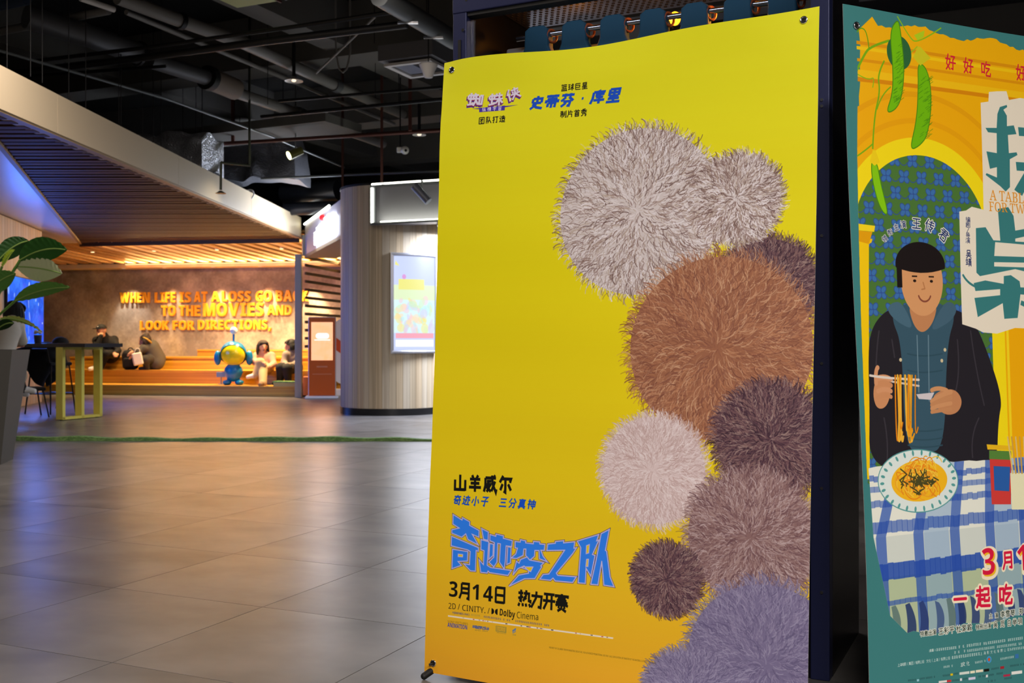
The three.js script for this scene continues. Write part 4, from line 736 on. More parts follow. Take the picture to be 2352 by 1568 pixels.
    const s = atZ(984, 163, 11.2), q = thing('cone_speaker', 'white cone shaped hanging speaker beside the air cassette', 'speaker', s); part('cone', new THREE.LatheGeometry([[0.001, -0.075], [0.045, -0.07], [0.07, 0.0], [0.1, 0.06], [0.1, 0.075], [0.001, 0.075]].map(([a, b]) => new THREE.Vector2(a, b)), 28), M.white, q); wpart('rod', rod(s.clone().add(new THREE.Vector3(0, 0.07, 0)), s.clone().setY(5.45), 0.006), M.pipeBlack, q); }
  // green-faced vent box at the top edge
  { const c = atZ(558, -2, 10.6), k = thing('vent_box', 'pale green vent box with brown edges hanging from the ceiling', 'vent', c, TURN); part('box', bx(0.55, 0.2, 0.5, 0.0, 0.12, 0), std(0xb8c88a, 0.6), k); part('edge', join(bx(0.57, 0.02, 0.02, 0, 0.01, 0.25), bx(0.02, 0.02, 0.52, 0.28, 0.01, 0)), M.rust, k); for (let i = 0; i < 6; i++) part('louvre', bx(0.02, 0.015, 0.4, 0.38 + i * 0.045, 0.01, -0.02), M.galv, k); part('grille_box', bx(0.34, 0.16, 0.5, 0.46, 0.11, 0), M.black, k); }
  // foil wrapped duct and hanging plastic sheet
  { const g = new THREE.BoxGeometry(1.15, 0.52, 0.6, 30, 14, 8), p = g.attributes.position, a = grid(16); for (let i = 0; i < p.count; i++) { const x = p.getX(i), y = p.getY(i), z = p.getZ(i), n = vnoise(a, 16, x * 5 + z * 3 + 20, y * 6 + z * 4 + 20) - 0.5; p.setXYZ(i, x + n * 0.1, y + n * 0.16, z + n * 0.18); } g.computeVertexNormals(); const c = atZ(408, 360, 15.2), k = thing('foil_duct', 'crumpled silver foil wrapped duct above the cream fascia', 'duct', c, -0.25); part('foil_wrap', g, M.foil, k); for (const x of [-0.4, 0.4]) part('hanger', rod(new THREE.Vector3(x, 0.1, 0), new THREE.Vector3(x, 5.45 - c.y, 0), 0.006, 6), M.pipeBlack, k);
    const g2 = new THREE.BoxGeometry(1.5, 0.9, 0.5, 30, 16, 6), p2 = g2.attributes.position, a2 = grid(16); for (let i = 0; i < p2.count; i++) { const x = p2.getX(i), y = p2.getY(i), z = p2.getZ(i), n = vnoise(a2, 16, x * 4 + 20, y * 3 + z * 4 + 20) - 0.5; p2.setXYZ(i, x * (1 - 0.25 * (y > 0 ? y * 2 : 0)), y + n * 0.12 - (x > 0 ? x * 0.1 : 0), z + n * 0.2); } g2.computeVertexNormals(); const c2 = atZ(600, 352, 17.4), k2 = thing('sheeted_duct', 'grey plastic sheeted duct beside the silver foil duct', 'duct', c2, -0.25); part('sheet_wrap', g2, M.plasticSheet, k2); for (const x of [-0.4, 0.4]) part('hanger', rod(new THREE.Vector3(x, 0.3, 0), new THREE.Vector3(x, 5.45 - c2.y, 0), 0.006, 6), M.pipeBlack, k2); }
  // bronze sprinkler drop in front of the fascia
  { const Z = 13.6, k = thing('sprinkler_drop', 'bronze sprinkler drop pipe with a flared cap before the fascia', 'sprinkler', atZ(507, 441, Z)); wpart('pipe_run', polyRod([atZ(573, 296, Z + 0.4).setY(5.45), atZ(573, 296, Z + 0.4), atZ(573, 380, Z + 0.4), atZ(508, 373, Z), atZ(507, 436, Z)], 0.016, 10), M.bronze, k); const c = atZ(507, 441, Z); wpart('flared_cap', new THREE.CylinderGeometry(0.015, 0.07, 0.035, 20).translate(c.x, c.y, c.z), M.bronze, k); }
}
// unseen lobby light panels, out of view, placed to light banners, plant and column
for (const [x, h, z, w, d, i, c] of UNSEEN_LOBBY_PANELS) {
  const t = thing('unseen_ceiling_light_panel', 'unseen flat white ceiling light panel lighting the lobby', 'light panel', V(x, h, z), 0, 'unseen lobby ceiling panels');
  part('panel_frame', bx(w + 0.06, 0.05, d + 0.06, 0, 0.04, 0), M.white, t); part('light_diffuser', bx(w, 0.012, d, 0, 0.008, 0), M.glow(c, 2), t);
  part('hanger', join(rod(new THREE.Vector3(-w / 3, 0.06, 0), new THREE.Vector3(-w / 3, 5.45 - h, 0), 0.006), rod(new THREE.Vector3(w / 3, 0.06, 0), new THREE.Vector3(w / 3, 5.45 - h, 0), 0.006)), M.pipeBlack, t);
  areaLight('unseen_panel_light', V(x, h - 0.01, z), V(x, 0, z), w, d, c, i, t);
}

// ---------------------------------------------------------------- written characters as strokes on a 100 x 100 square (y down)
const GLYPH = {
  一: '8,52 92,52', 三: '14,18 86,18;20,50 80,50;6,86 94,86', 山: '50,6 50,86;12,34 12,88 88,88;88,34 88,94', 羊: '28,6 38,24;72,6 60,24;12,28 88,28;18,50 82,50;6,72 94,72;50,28 50,97',
  威: '16,18 16,60 6,94;16,18 92,18;64,4 68,50 92,94 96,78;86,36 60,90;76,4 86,12;26,36 58,36;24,54 60,54;38,42 28,70 56,92;52,54 26,94', 尔: '34,4 10,40;26,20 90,20 82,40;50,28 50,92 38,86;30,48 14,82;70,48 90,82',
  奇: '8,20 92,20;50,4 44,24 14,44;54,22 84,44;4,52 96,52;80,52 80,96 66,92;20,64 20,86;20,64 56,64 56,86 20,86', 迹: '10,10 20,22;4,38 20,38 20,76 4,92;16,78 40,90 96,92;34,22 94,22;62,4 68,18;54,22 52,54 36,78;74,22 74,76 64,72;40,40 34,58;84,38 94,56',
  小: '50,6 50,94 36,88;24,34 8,74;76,34 94,74', 子: '18,12 82,12 54,36;54,36 54,94 38,88;6,50 94,50', 分: '36,6 8,46;62,6 94,46;24,50 76,50 70,92 54,88;46,50 36,74 14,94',
  真: '10,16 90,16;50,4 46,26;24,28 24,76;24,28 76,28 76,76;24,40 76,40;24,52 76,52;24,64 76,64;4,77 96,77;34,82 12,96;66,82 90,96', 神: '18,4 26,16;6,24 34,24 6,58;22,40 22,96;30,44 38,56;48,26 48,70;48,26 92,26 92,70 48,70;48,48 92,48;70,6 70,97',
  梦: '6,18 48,18;28,4 28,48;26,20 8,42;30,20 46,38;54,18 96,18;74,4 74,48;72,20 54,42;76,20 96,40;44,46 20,70;36,56 80,56 58,82 14,97;38,66 52,76', 之: '46,4 56,16;12,28 84,28 18,80;6,78 30,80 50,92 96,92',
  队: '14,8 14,96;14,8 42,8 30,38 42,62 24,68;66,6 64,50 38,94;66,48 96,94', 月: '24,8 24,60 8,96;24,8 80,8 80,94 64,90;24,36 80,36;24,62 80,62', 日: '18,8 18,94;18,8 82,8 82,94;18,50 82,50;18,90 82,90',
  热: '6,22 42,22;26,4 26,66 14,62;6,52 42,42;46,22 84,22 84,62 96,66 96,54;64,4 62,36 42,66;48,40 66,54;16,78 8,96;38,78 42,95;62,78 66,95;86,78 96,96', 力: '12,30 86,30 80,92 60,88;48,4 46,40 12,96', 开: '12,12 88,12;6,48 94,48;34,12 34,56 12,96;68,12 68,97',
  赛: '50,2 50,12;8,24 8,14 92,14 92,24;22,26 78,26;16,38 84,38;8,50 92,50;38,22 38,50;62,22 62,50;34,52 8,68;66,52 94,68;30,62 30,82;30,62 70,62 70,82;50,68 48,82 22,97;56,84 82,97', 团: '10,8 10,96;10,8 90,8 90,96;10,92 90,92;24,34 76,34;56,18 56,80 44,76;52,36 26,70',
  打: '6,26 38,26;24,4 24,92 12,88;4,62 40,52;46,16 96,16;74,16 74,92 56,88', 造: '10,8 20,20;4,38 20,38 20,74 4,92;16,78 40,90 96,92;46,10 36,28;42,20 90,20;34,38 96,38;66,4 66,38;46,50 46,78;46,50 86,50 86,78;46,76 86,76',
  篮: '22,2 8,20;16,10 46,10;30,12 36,20;62,2 52,18;58,10 94,10;76,12 82,20;20,26 20,52;38,24 38,56;62,24 48,46;58,34 92,34;68,42 80,52;16,64 16,92;16,64 84,64 84,92;38,64 38,92;62,64 62,92;4,93 96,93', 球: '6,14 40,14;8,46 38,46;23,14 23,80;4,84 42,76;46,26 96,26;70,4 70,92 58,88;78,6 90,16;50,44 60,56;66,54 44,80;90,40 76,54;72,52 94,82',
  巨: '16,8 16,94;16,10 90,10;16,34 80,34 80,64;16,64 80,64;16,92 92,92', 星: '24,6 24,42;24,6 76,6 76,42;24,24 76,24;24,42 76,42;28,48 10,68;22,58 88,58;18,74 84,74;50,48 50,92;6,93 94,93', 史: '18,24 18,54;18,24 82,24 82,54;18,54 82,54;50,4 50,40 40,70 8,95;20,60 50,84 94,94',
  蒂: '6,14 94,14;32,4 32,24;68,4 68,24;50,22 50,32;14,34 86,34;34,36 40,46;64,36 58,46;8,62 8,48 92,48 92,62;24,62 24,90;24,62 76,62 76,86 66,84;50,50 50,97', 芬: '6,16 94,16;32,4 32,28;68,4 68,28;38,30 8,58;60,30 94,58;24,60 74,60 70,92 54,90;46,60 38,78 14,96',
  库: '50,2 54,12;14,16 94,16;14,16 14,58 4,96;28,32 90,32;48,22 36,52;36,52 84,52;22,72 96,72;60,40 60,97', 里: '18,8 18,52;18,8 82,8 82,52;18,30 82,30;18,52 82,52;50,8 50,92;12,70 88,70;4,93 96,93', 制: '18,6 10,24;14,20 54,20;4,38 62,38;34,4 34,97;12,54 12,82;12,54 56,54 56,80 48,78;72,12 72,70;92,4 92,92 78,88',
  片: '26,6 26,56 8,96;26,30 90,30;58,4 58,30;26,54 76,54 76,97', 首: '30,4 38,18;70,4 62,18;6,22 94,22;50,22 44,38;24,40 24,96;24,40 76,40 76,96;24,58 76,58;24,74 76,74;24,92 76,92', 秀: '74,4 28,12;6,24 94,24;50,12 50,52;48,26 10,48;52,26 92,48;18,56 70,56 64,72 84,72 78,94 64,92;42,56 36,80 10,96',
  蜘: '8,22 8,46;8,22 40,22 40,46 8,46;24,6 24,82;6,86 40,80;36,70 44,84;52,8 44,30;48,20 72,20;42,44 74,44;58,20 56,60 44,92;58,56 74,84;80,24 80,86;80,24 96,24 96,86;80,80 96,80', 蛛: '8,22 8,46;8,22 40,22 40,46 8,46;24,6 24,82;4,86 40,80;36,70 44,84;56,8 48,32;52,24 92,24;46,48 96,48;72,4 72,97;70,50 48,80;74,50 96,80',
  侠: '26,4 6,48;18,36 18,97;38,22 90,22;44,32 50,46;84,32 76,46;30,54 96,54;64,4 62,56 34,95;64,56 96,95', 纵: '26,4 10,28 26,30 8,56 34,50;6,84 36,74;54,6 52,46 38,94;54,50 62,72;78,6 76,46 64,94;78,46 97,94',
  横: '4,28 38,28;22,4 22,97;20,34 4,66;24,38 36,52;44,16 94,16;58,4 58,28;80,4 80,28;40,32 97,32;50,44 50,76;50,44 90,44 90,76;70,34 70,76;50,60 90,60;50,76 90,76;58,82 44,96;80,82 96,96', 宇: '50,2 50,12;8,28 8,14 92,14 92,28;22,36 78,36;6,58 94,58;52,36 52,92 38,88',
  宙: '50,2 50,12;8,28 8,14 92,14 92,28;20,42 20,94;20,42 80,42 80,94;20,66 80,66;20,92 80,92;50,28 50,92', 好: '26,4 10,60 42,94;44,32 36,64 6,96;2,32 46,32;54,14 90,14 72,36;72,36 72,92 58,88;48,52 97,52', 吃: '8,20 8,76;8,20 34,20 34,76;8,72 34,72;56,4 42,36;52,20 94,20;48,44 86,44 52,76 52,90 94,90 96,74',
  编: '22,4 8,28 22,30 8,54 32,48;6,82 34,72;64,2 68,12;46,18 46,56 38,94;46,18 92,18 92,38 46,38;48,52 48,96;48,52 94,52 94,96;62,52 62,94;78,52 78,94;48,72 94,72', 剧: '12,10 12,56 4,94;12,10 58,10 58,28 12,28;14,44 62,44;36,30 36,60;20,62 20,94;20,62 56,62 56,94 20,94;72,14 72,70;92,4 92,92 78,88',
  导: '20,8 74,8 74,28 20,28;20,8 20,44 86,44 86,34;6,60 94,60;68,48 68,92 52,90;26,68 38,82', 演: '10,6 22,16;4,32 16,42;20,60 6,94;62,2 62,12;34,26 34,14 94,14 94,26;42,32 86,32;42,46 42,78;42,46 88,46 88,78 42,78;42,62 88,62;64,32 64,78;52,84 36,97;76,84 94,97',
  吴: '26,6 26,34;26,6 74,6 74,34 26,34;14,48 86,48;6,66 94,66;50,48 46,70 8,96;54,68 94,96', 靖: '22,4 26,16;4,22 44,22;12,30 18,62;36,30 28,62;2,74 46,68;50,12 96,12;54,24 92,24;46,38 97,38;72,2 72,38;56,48 56,96;56,48 90,48 90,94;56,62 90,62;56,76 90,76',
  领: '26,4 4,36;26,4 46,30;20,30 28,40;8,50 40,50 26,72;16,70 30,86;52,10 97,10;74,10 68,24;58,26 58,72;58,26 92,26 92,72;75,38 72,70 50,95;78,74 96,95', 衔: '20,4 6,26;24,26 4,54;14,44 14,97;40,6 30,28;36,16 58,16;30,36 60,36;44,16 44,60;32,58 58,58;44,60 44,84 60,78;66,16 94,16;62,40 97,40;82,40 82,92 70,88',
  主: '44,2 56,14;12,24 88,24;18,54 82,54;4,90 96,90;50,24 50,90', 王: '10,12 90,12;16,48 84,48;4,90 96,90;50,12 50,90', 传: '26,4 4,50;18,36 18,97;42,20 92,20;34,40 97,40;66,4 56,60 88,60 66,84;50,74 74,96', 君: '18,8 78,8 78,40 18,40;4,24 96,24;46,8 36,50 6,76;32,54 32,96;32,54 82,54 82,96 32,94',
  起: '6,20 48,20;28,4 28,42;2,42 52,42;28,42 28,84;28,62 48,62;16,56 14,80 4,96;12,82 36,92 97,94;58,14 90,14 90,42 60,42 60,70 92,70 94,58', 李: '6,20 94,20;50,4 50,46;46,22 12,46;54,22 90,46;22,52 74,52 52,64;52,64 52,94 38,90;4,72 96,72',
  雪: '14,8 86,8;6,34 6,20 94,20 94,34;50,8 50,48;20,30 36,36;20,42 36,46;64,30 80,36;64,42 80,46;16,58 82,58 82,96;20,76 82,76;12,94 82,94', 琴: '6,10 46,10;10,26 44,26;4,44 46,42;26,10 26,42;54,10 96,10;56,26 92,26;52,44 97,44;74,10 74,44;50,46 6,70;50,46 94,70;40,64 54,72;24,78 74,78 56,96',
  郑: '14,4 22,16;46,4 38,16;6,22 56,22;2,46 60,46;32,22 28,62 4,94;34,56 56,80;68,8 68,97;68,8 94,8 82,38 94,64 78,70', 特: '12,10 6,38;8,26 40,26;24,4 24,97;2,62 40,52;52,18 90,18;70,4 70,38;44,38 97,38;44,58 97,58;80,42 80,92 66,88;54,66 64,78',
  邀: '8,8 18,20;2,38 18,38 18,76 4,92;16,78 40,90 97,92;40,4 36,14;30,16 30,42;30,16 54,16 54,42;30,29 54,29;30,42 54,42;26,52 60,52;40,44 34,64 24,82;36,62 54,62 48,80;70,4 60,32;66,22 96,22;86,22 78,54 58,82;66,34 76,56 96,80', 出: '50,4 50,92;18,18 18,46 82,46;82,18 82,52;10,60 10,94 90,94;90,60 90,97',
  彩: '46,4 8,14;10,22 16,34;28,20 32,32;50,18 42,32;4,46 54,46;30,34 30,97;28,50 4,78;32,50 52,72;90,6 64,28;94,36 66,58;97,64 60,95', 平: '8,12 92,12;22,22 32,42;78,22 68,42;4,54 96,54;50,12 50,97', 杜: '2,28 42,28;22,4 22,97;20,32 2,66;24,36 40,52;48,36 94,36;71,6 71,92;42,92 97,92',
  家: '50,2 50,12;8,26 8,12 92,12 92,26;18,30 82,30;54,32 12,54;44,42 60,64 56,94 42,90;50,56 14,76;56,70 10,94;84,40 62,58;60,54 94,88', 毅: '30,2 30,12;4,18 54,18;10,24 18,34;46,24 40,34;30,36 6,54;26,44 38,70 30,96;30,58 4,76;32,70 6,92;52,38 34,54;36,60 52,76;64,6 64,26 54,42;64,8 84,8 84,30 97,32;58,52 88,52 76,76 52,95;64,60 96,95',
  别: '10,8 10,36;10,8 52,8 52,36 10,36;4,52 58,52 52,92 38,88;30,38 26,66 6,94;70,14 70,70;92,4 92,92 78,88', 觅: '86,4 12,14;18,20 26,32;46,18 52,30;82,16 70,32;20,38 20,72;20,38 80,38 80,72;48,46 44,72 10,97;58,68 58,90 94,90 94,78', 白: '50,2 40,18;18,20 18,94;18,20 82,20 82,94;18,54 82,54;18,90 82,90',
  举: '20,6 28,22;46,2 52,18;80,4 70,22;6,30 94,30;36,32 8,60;62,32 94,60;24,52 76,52;8,72 92,72;50,44 50,97', 纲: '24,4 8,28 24,30 8,54 32,48;4,84 34,74;44,12 44,97;44,12 94,12 94,94 82,92;58,28 84,74;82,28 54,76', 上: '46,6 46,90;46,42 84,42;4,92 96,92',
  海: '10,6 22,16;4,34 16,44;22,58 6,94;46,4 34,30;40,18 94,18;44,32 38,84;44,32 88,32 84,94 72,92;28,58 97,58;38,80 92,80;60,40 66,50;58,64 64,74', 电: '14,18 14,70;14,18 84,18 84,70 14,70;14,44 84,44;49,4 49,92 94,92 94,76',
  影: '14,6 14,30;14,6 50,6 50,30 14,30;14,18 50,18;32,32 32,40;4,42 60,42;16,52 16,68;16,52 48,52 48,68 16,68;32,68 32,94 22,90;18,76 6,90;46,76 56,88;92,6 68,26;94,34 68,56;97,64 62,94', 集: '30,2 10,32;22,22 22,60;22,14 88,14;22,28 82,28;22,42 82,42;22,56 92,56;54,2 54,56;4,72 96,72;50,58 50,97;46,72 10,96;54,72 90,96',
  有: '6,20 94,20;44,4 6,56;32,40 32,97;32,40 78,40 78,94 66,92;32,58 78,58;32,74 78,74', 限: '10,8 10,97;10,8 36,8 26,38 38,62 22,68;48,8 48,88 66,80;48,8 86,8 86,42 48,42;48,25 86,25;62,44 96,94;92,50 72,66', 公: '36,6 6,52;62,6 96,52;46,44 18,88 78,84;66,62 86,97',
  司: '10,12 86,12 86,92 70,88;14,34 68,34;20,52 20,84;20,52 62,52 62,84 20,84', 文: '46,2 54,16;4,26 96,26;74,28 54,66 8,96;26,28 50,70 94,96', 化: '30,4 4,52;20,36 20,97;54,6 54,82 60,92 90,92 94,72;90,24 54,54', 人: '50,6 46,50 6,96;50,40 94,96', 中: '50,4 50,97;12,22 12,62;12,22 88,22 88,62 12,62', 国: '8,8 8,96;8,8 92,8 92,96;8,94 92,94;24,28 76,28;28,52 72,52;22,78 78,78;50,28 50,78;60,60 68,70', 品: '30,6 30,40 70,40 70,6 30,6;6,56 6,92 42,92 42,56 6,56;58,56 58,92 94,92 94,56 58,56', 口: '18,14 18,90;18,14 82,14 82,90;18,86 82,86', 进: '10,10 20,22;4,38 20,38 20,76 4,92;16,78 40,90 96,92;36,26 94,26;32,50 97,50;52,8 52,50 40,80;76,8 76,84',
  '，': '46,74 56,80 46,97', '·': '44,50 56,50', '/': '78,4 22,97', ':': '50,30 50,38;50,66 50,74', '(': '66,2 48,28 48,72 66,98', ')': '34,2 52,28 52,72 34,98', '#': '36,8 26,92;72,8 62,92;10,34 92,34;8,66 88,66',
};
for (const k in GLYPH) GLYPH[k] = GLYPH[k].split(';').map((s) => s.split(' ').map((p) => p.split(',').map(Number)));

class Banner { // a sheet in space with its print: corners bottom-left, across, up
  constructor(bl, across, up, W, H) {
    Object.assign(this, { bl, across, up, W, H }); this.cv = document.createElement('canvas'); this.cv.width = W; this.cv.height = H; this.c = this.cv.getContext('2d');
    this.n = across.clone().cross(up).normalize();
    const a = across.dot(across), b = across.dot(up), d = up.dot(up); this.g = [a, b, d, a * d - b * b];
  }
  at(px, py) { // photo pixel to print pixel
    const q = onPlane(px, py, this.bl, this.n).sub(this.bl), [a, b, d, det] = this.g, x = q.dot(this.across), y = q.dot(this.up), u = (x * d - y * b) / det, v = (y * a - x * b) / det;
    return [u * this.W, (1 - v) * this.H];
  }
  poly(pts, close = true) { const c = this.c; c.beginPath(); pts.forEach(([x, y], i) => { const [a, b] = this.at(x, y); i ? c.lineTo(a, b) : c.moveTo(a, b); }); if (close) c.closePath(); return c; }
  glyph(ch, x, y, w, h, weight, color, o = {}) { // print pixels; slant shears to the right
    const c = this.c, sl = o.slant ?? 0, rot = o.rot ?? 0; c.save(); c.translate(x + w / 2, y + h / 2); c.rotate(rot); c.transform(1, 0, -sl, 1, 0, 0); c.scale(w / 100, h / 100); c.translate(-50, -50); c.lineCap = o.cap ?? 'butt'; c.lineJoin = o.cap === 'round' ? 'round' : 'miter'; c.miterLimit = 3;
    const draw = (wt, col) => { c.strokeStyle = col; c.lineWidth = wt; for (const s of GLYPH[ch] ?? []) { c.beginPath(); s.forEach(([a, b], i) => i ? c.lineTo(a, b) : c.moveTo(a, b)); c.stroke(); } };
    if (o.outline) draw(weight + o.outlineWidth * 2, o.outline); draw(weight, color); c.restore();
  }
  line(text, x0, y0, x1, y1, hPix, weight, color, o = {}) { // characters whose centres run between two photo pixels; hPix is the photo height of a character
    const A = this.at(x0, y0), Bq = this.at(x1, y1), [, k0] = this.at(x0, y0 - hPix / 2), [, k1] = this.at(x0, y0 + hPix / 2), h = (k1 - k0) * 1.08, w = h * (o.aspect ?? 0.92), n = [...text].length, ang = o.flat ? 0 : Math.atan2(Bq[1] - A[1], Bq[0] - A[0]);
    [...text].forEach((ch, i) => { const t = n > 1 ? i / (n - 1) : 0, cx = A[0] + (Bq[0] - A[0]) * t, cy = A[1] + (Bq[1] - A[1]) * t; if (ch === ' ') return; if (/[0-9A-Za-z]/.test(ch)) { const c = this.c; c.save(); c.translate(cx, cy); c.rotate(ang); c.transform(1, 0, -(o.slant ?? 0), 1, 0, 0); c.scale(o.digitAspect ?? 0.8, 1); c.font = 'bold ' + h * 1.22 + 'px sans-serif'; c.textAlign = 'center'; c.textBaseline = 'middle'; if (o.outline) { c.strokeStyle = o.outline; c.lineWidth = h * 0.16; c.lineJoin = 'round'; c.strokeText(ch, 0, 0); } c.fillStyle = color; c.fillText(ch, 0, 0); c.restore(); } else this.glyph(ch, cx - w / 2, cy - h / 2, w, h, weight, color, { ...o, rot: ang }); });
  }
  latin(text, x0, y0, x1, y1, hPix, color, font = 'sans-serif', bold = false) { // text fitted between two photo pixels on its middle line
    const A = this.at(x0, y0), Bq = this.at(x1, y1), h = this.at(x0, y0 + hPix / 2)[1] - this.at(x0, y0 - hPix / 2)[1], c = this.c; c.save(); c.translate(...A); c.rotate(Math.atan2(Bq[1] - A[1], Bq[0] - A[0])); c.font = (bold ? 'bold ' : '') + h * 1.36 + 'px ' + font; c.textBaseline = 'middle'; c.scale(Math.hypot(Bq[0] - A[0], Bq[1] - A[1]) / c.measureText(text).width, 1); c.fillStyle = color; c.fillText(text, 0, 0); c.restore();
  }
  fine(x0, y0, x1, y1, hPix, color, alpha = 0.8) { // lettering too small to read: a run of tiny upright ticks
    const A = this.at(x0, y0), Bq = this.at(x1, y1), h = Math.abs(this.at(x0, y0 + hPix / 2)[1] - this.at(x0, y0 - hPix / 2)[1]), L = Math.hypot(Bq[0] - A[0], Bq[1] - A[1]), c = this.c; c.save(); c.translate(...A); c.rotate(Math.atan2(Bq[1] - A[1], Bq[0] - A[0])); c.fillStyle = color; c.globalAlpha = alpha;
    for (let x = 0; x < L; x += h * 1.02) { if (rnd() < 0.1) continue; for (let k = 0; k < 3; k++) c.fillRect(x + R(0, h * 0.15), -h / 2 + h * (0.05 + k * 0.36), h * R(0.6, 0.85), h * 0.15); c.fillRect(x + h * R(0.25, 0.55), -h / 2, h * 0.14, h); } c.restore();
  }
  texture() { const t = new THREE.CanvasTexture(this.cv); t.colorSpace = THREE.SRGBColorSpace; t.anisotropy = 8; return t; }
  sheet(bulge) { // the hanging cloth, front and back with a little thickness; bulge(u, v) moves it along its normal, sag(u) drops the top
    const nu = 48, nv = 80, mk = (off, flip) => { const pos = [], uv = [], idx = []; for (let j = 0; j <= nv; j++) for (let i = 0; i <= nu; i++) { const u = i / nu, v = j / nv, [dn, dy] = bulge(u, v), p = this.bl.clone().addScaledVector(this.across, u).addScaledVector(this.up, v).addScaledVector(this.n, dn + off).add(new THREE.Vector3(0, dy, 0)); pos.push(p.x, p.y, p.z); uv.push(u, v); if (i < nu && j < nv) { const o = j * (nu + 1) + i, q = [o, o + 1, o + nu + 2, o, o + nu + 2, o + nu + 1]; idx.push(...(flip ? q.reverse() : q)); } } const g = new THREE.BufferGeometry(); g.setAttribute('position', new THREE.Float32BufferAttribute(pos, 3)); g.setAttribute('uv', new THREE.Float32BufferAttribute(uv, 2)); g.setIndex(idx); g.computeVertexNormals(); return g; };
    return [mk(0, false), mk(-0.0012, true)];
  }
  build(t, holes, bulge, rough) {
    const [front, back] = this.sheet(bulge);
    wpart('printed_sheet', front, new THREE.MeshPhysicalMaterial({ map: this.texture(), roughness: rough, specularIntensity: 0.5 }), t);
    wpart('sheet_back', back, std(0xd8d6d0, 0.8), t);
    const X = this.across.clone().normalize(), Y = this.up.clone().normalize(), n = this.n;
    for (const [u, v] of holes) {
      const [dn, dy] = bulge(u, v), p = this.bl.clone().addScaledVector(this.across, u).addScaledVector(this.up, v).addScaledVector(n, dn + 0.002).add(new THREE.Vector3(0, dy, 0)), B4 = new THREE.Matrix4().makeBasis(X, Y, n).setPosition(p);
      const gr = wpart('grommet', new THREE.TorusGeometry(0.0085, 0.0026, 10, 28).applyMatrix4(B4), M.chrome, t);
      wpart('hole', new THREE.CylinderGeometry(0.0075, 0.0075, 0.002, 20).rotateX(Math.PI / 2).applyMatrix4(B4), M.black, gr);
      wpart('hook', v > 0.5 ? tube([p.clone().addScaledVector(n, -0.03), p.clone().addScaledVector(n, -0.005), p.clone().addScaledVector(n, 0.003).addScaledVector(Y, 0.003)], 0.003, 12, 8) : tube([p.clone().addScaledVector(n, -0.03), p.clone().addScaledVector(n, 0.003), p.clone().addScaledVector(n, 0.012).addScaledVector(Y, -0.003).addScaledVector(X, -0.008)], 0.0036, 14, 8), M.black, t);
    }
    // folding x-shaped stand behind the sheet
    const c = (u, v, d) => this.bl.clone().addScaledVector(this.across, u).addScaledVector(this.up, v).addScaledVector(n, -d), mid = c(0.5, 0.42, 0.1);
    for (const [u, v] of [[0.025, 0.985], [0.975, 0.985], [0.025, 0.016], [0.975, 0.016]]) wpart('stand_arm', rod(mid, c(u, v, 0.02), 0.007, 10), M.black, t);
    for (const u of [0.0, 1.0]) { const s = u ? 1 : -1, f = c(u, 0, -0.022).addScaledVector(X, -s * 0.012).setY(0.0112); wpart('stand_foot', join(rod(c(u ? 0.955 : 0.045, 0, 0.07).setY(0.05), f, 0.011, 14), sph(0.011, f.x, f.y, f.z, 1, 1, 1, 12)), M.black, t); }
    const rear = mid.clone().addScaledVector(n, -0.22).setY(0.012); wpart('rear_leg', rod(mid, rear, 0.011, 12), M.black, t); wpart('hub', sph(0.035, mid.x, mid.y, mid.z), M.black, t);
  }
}

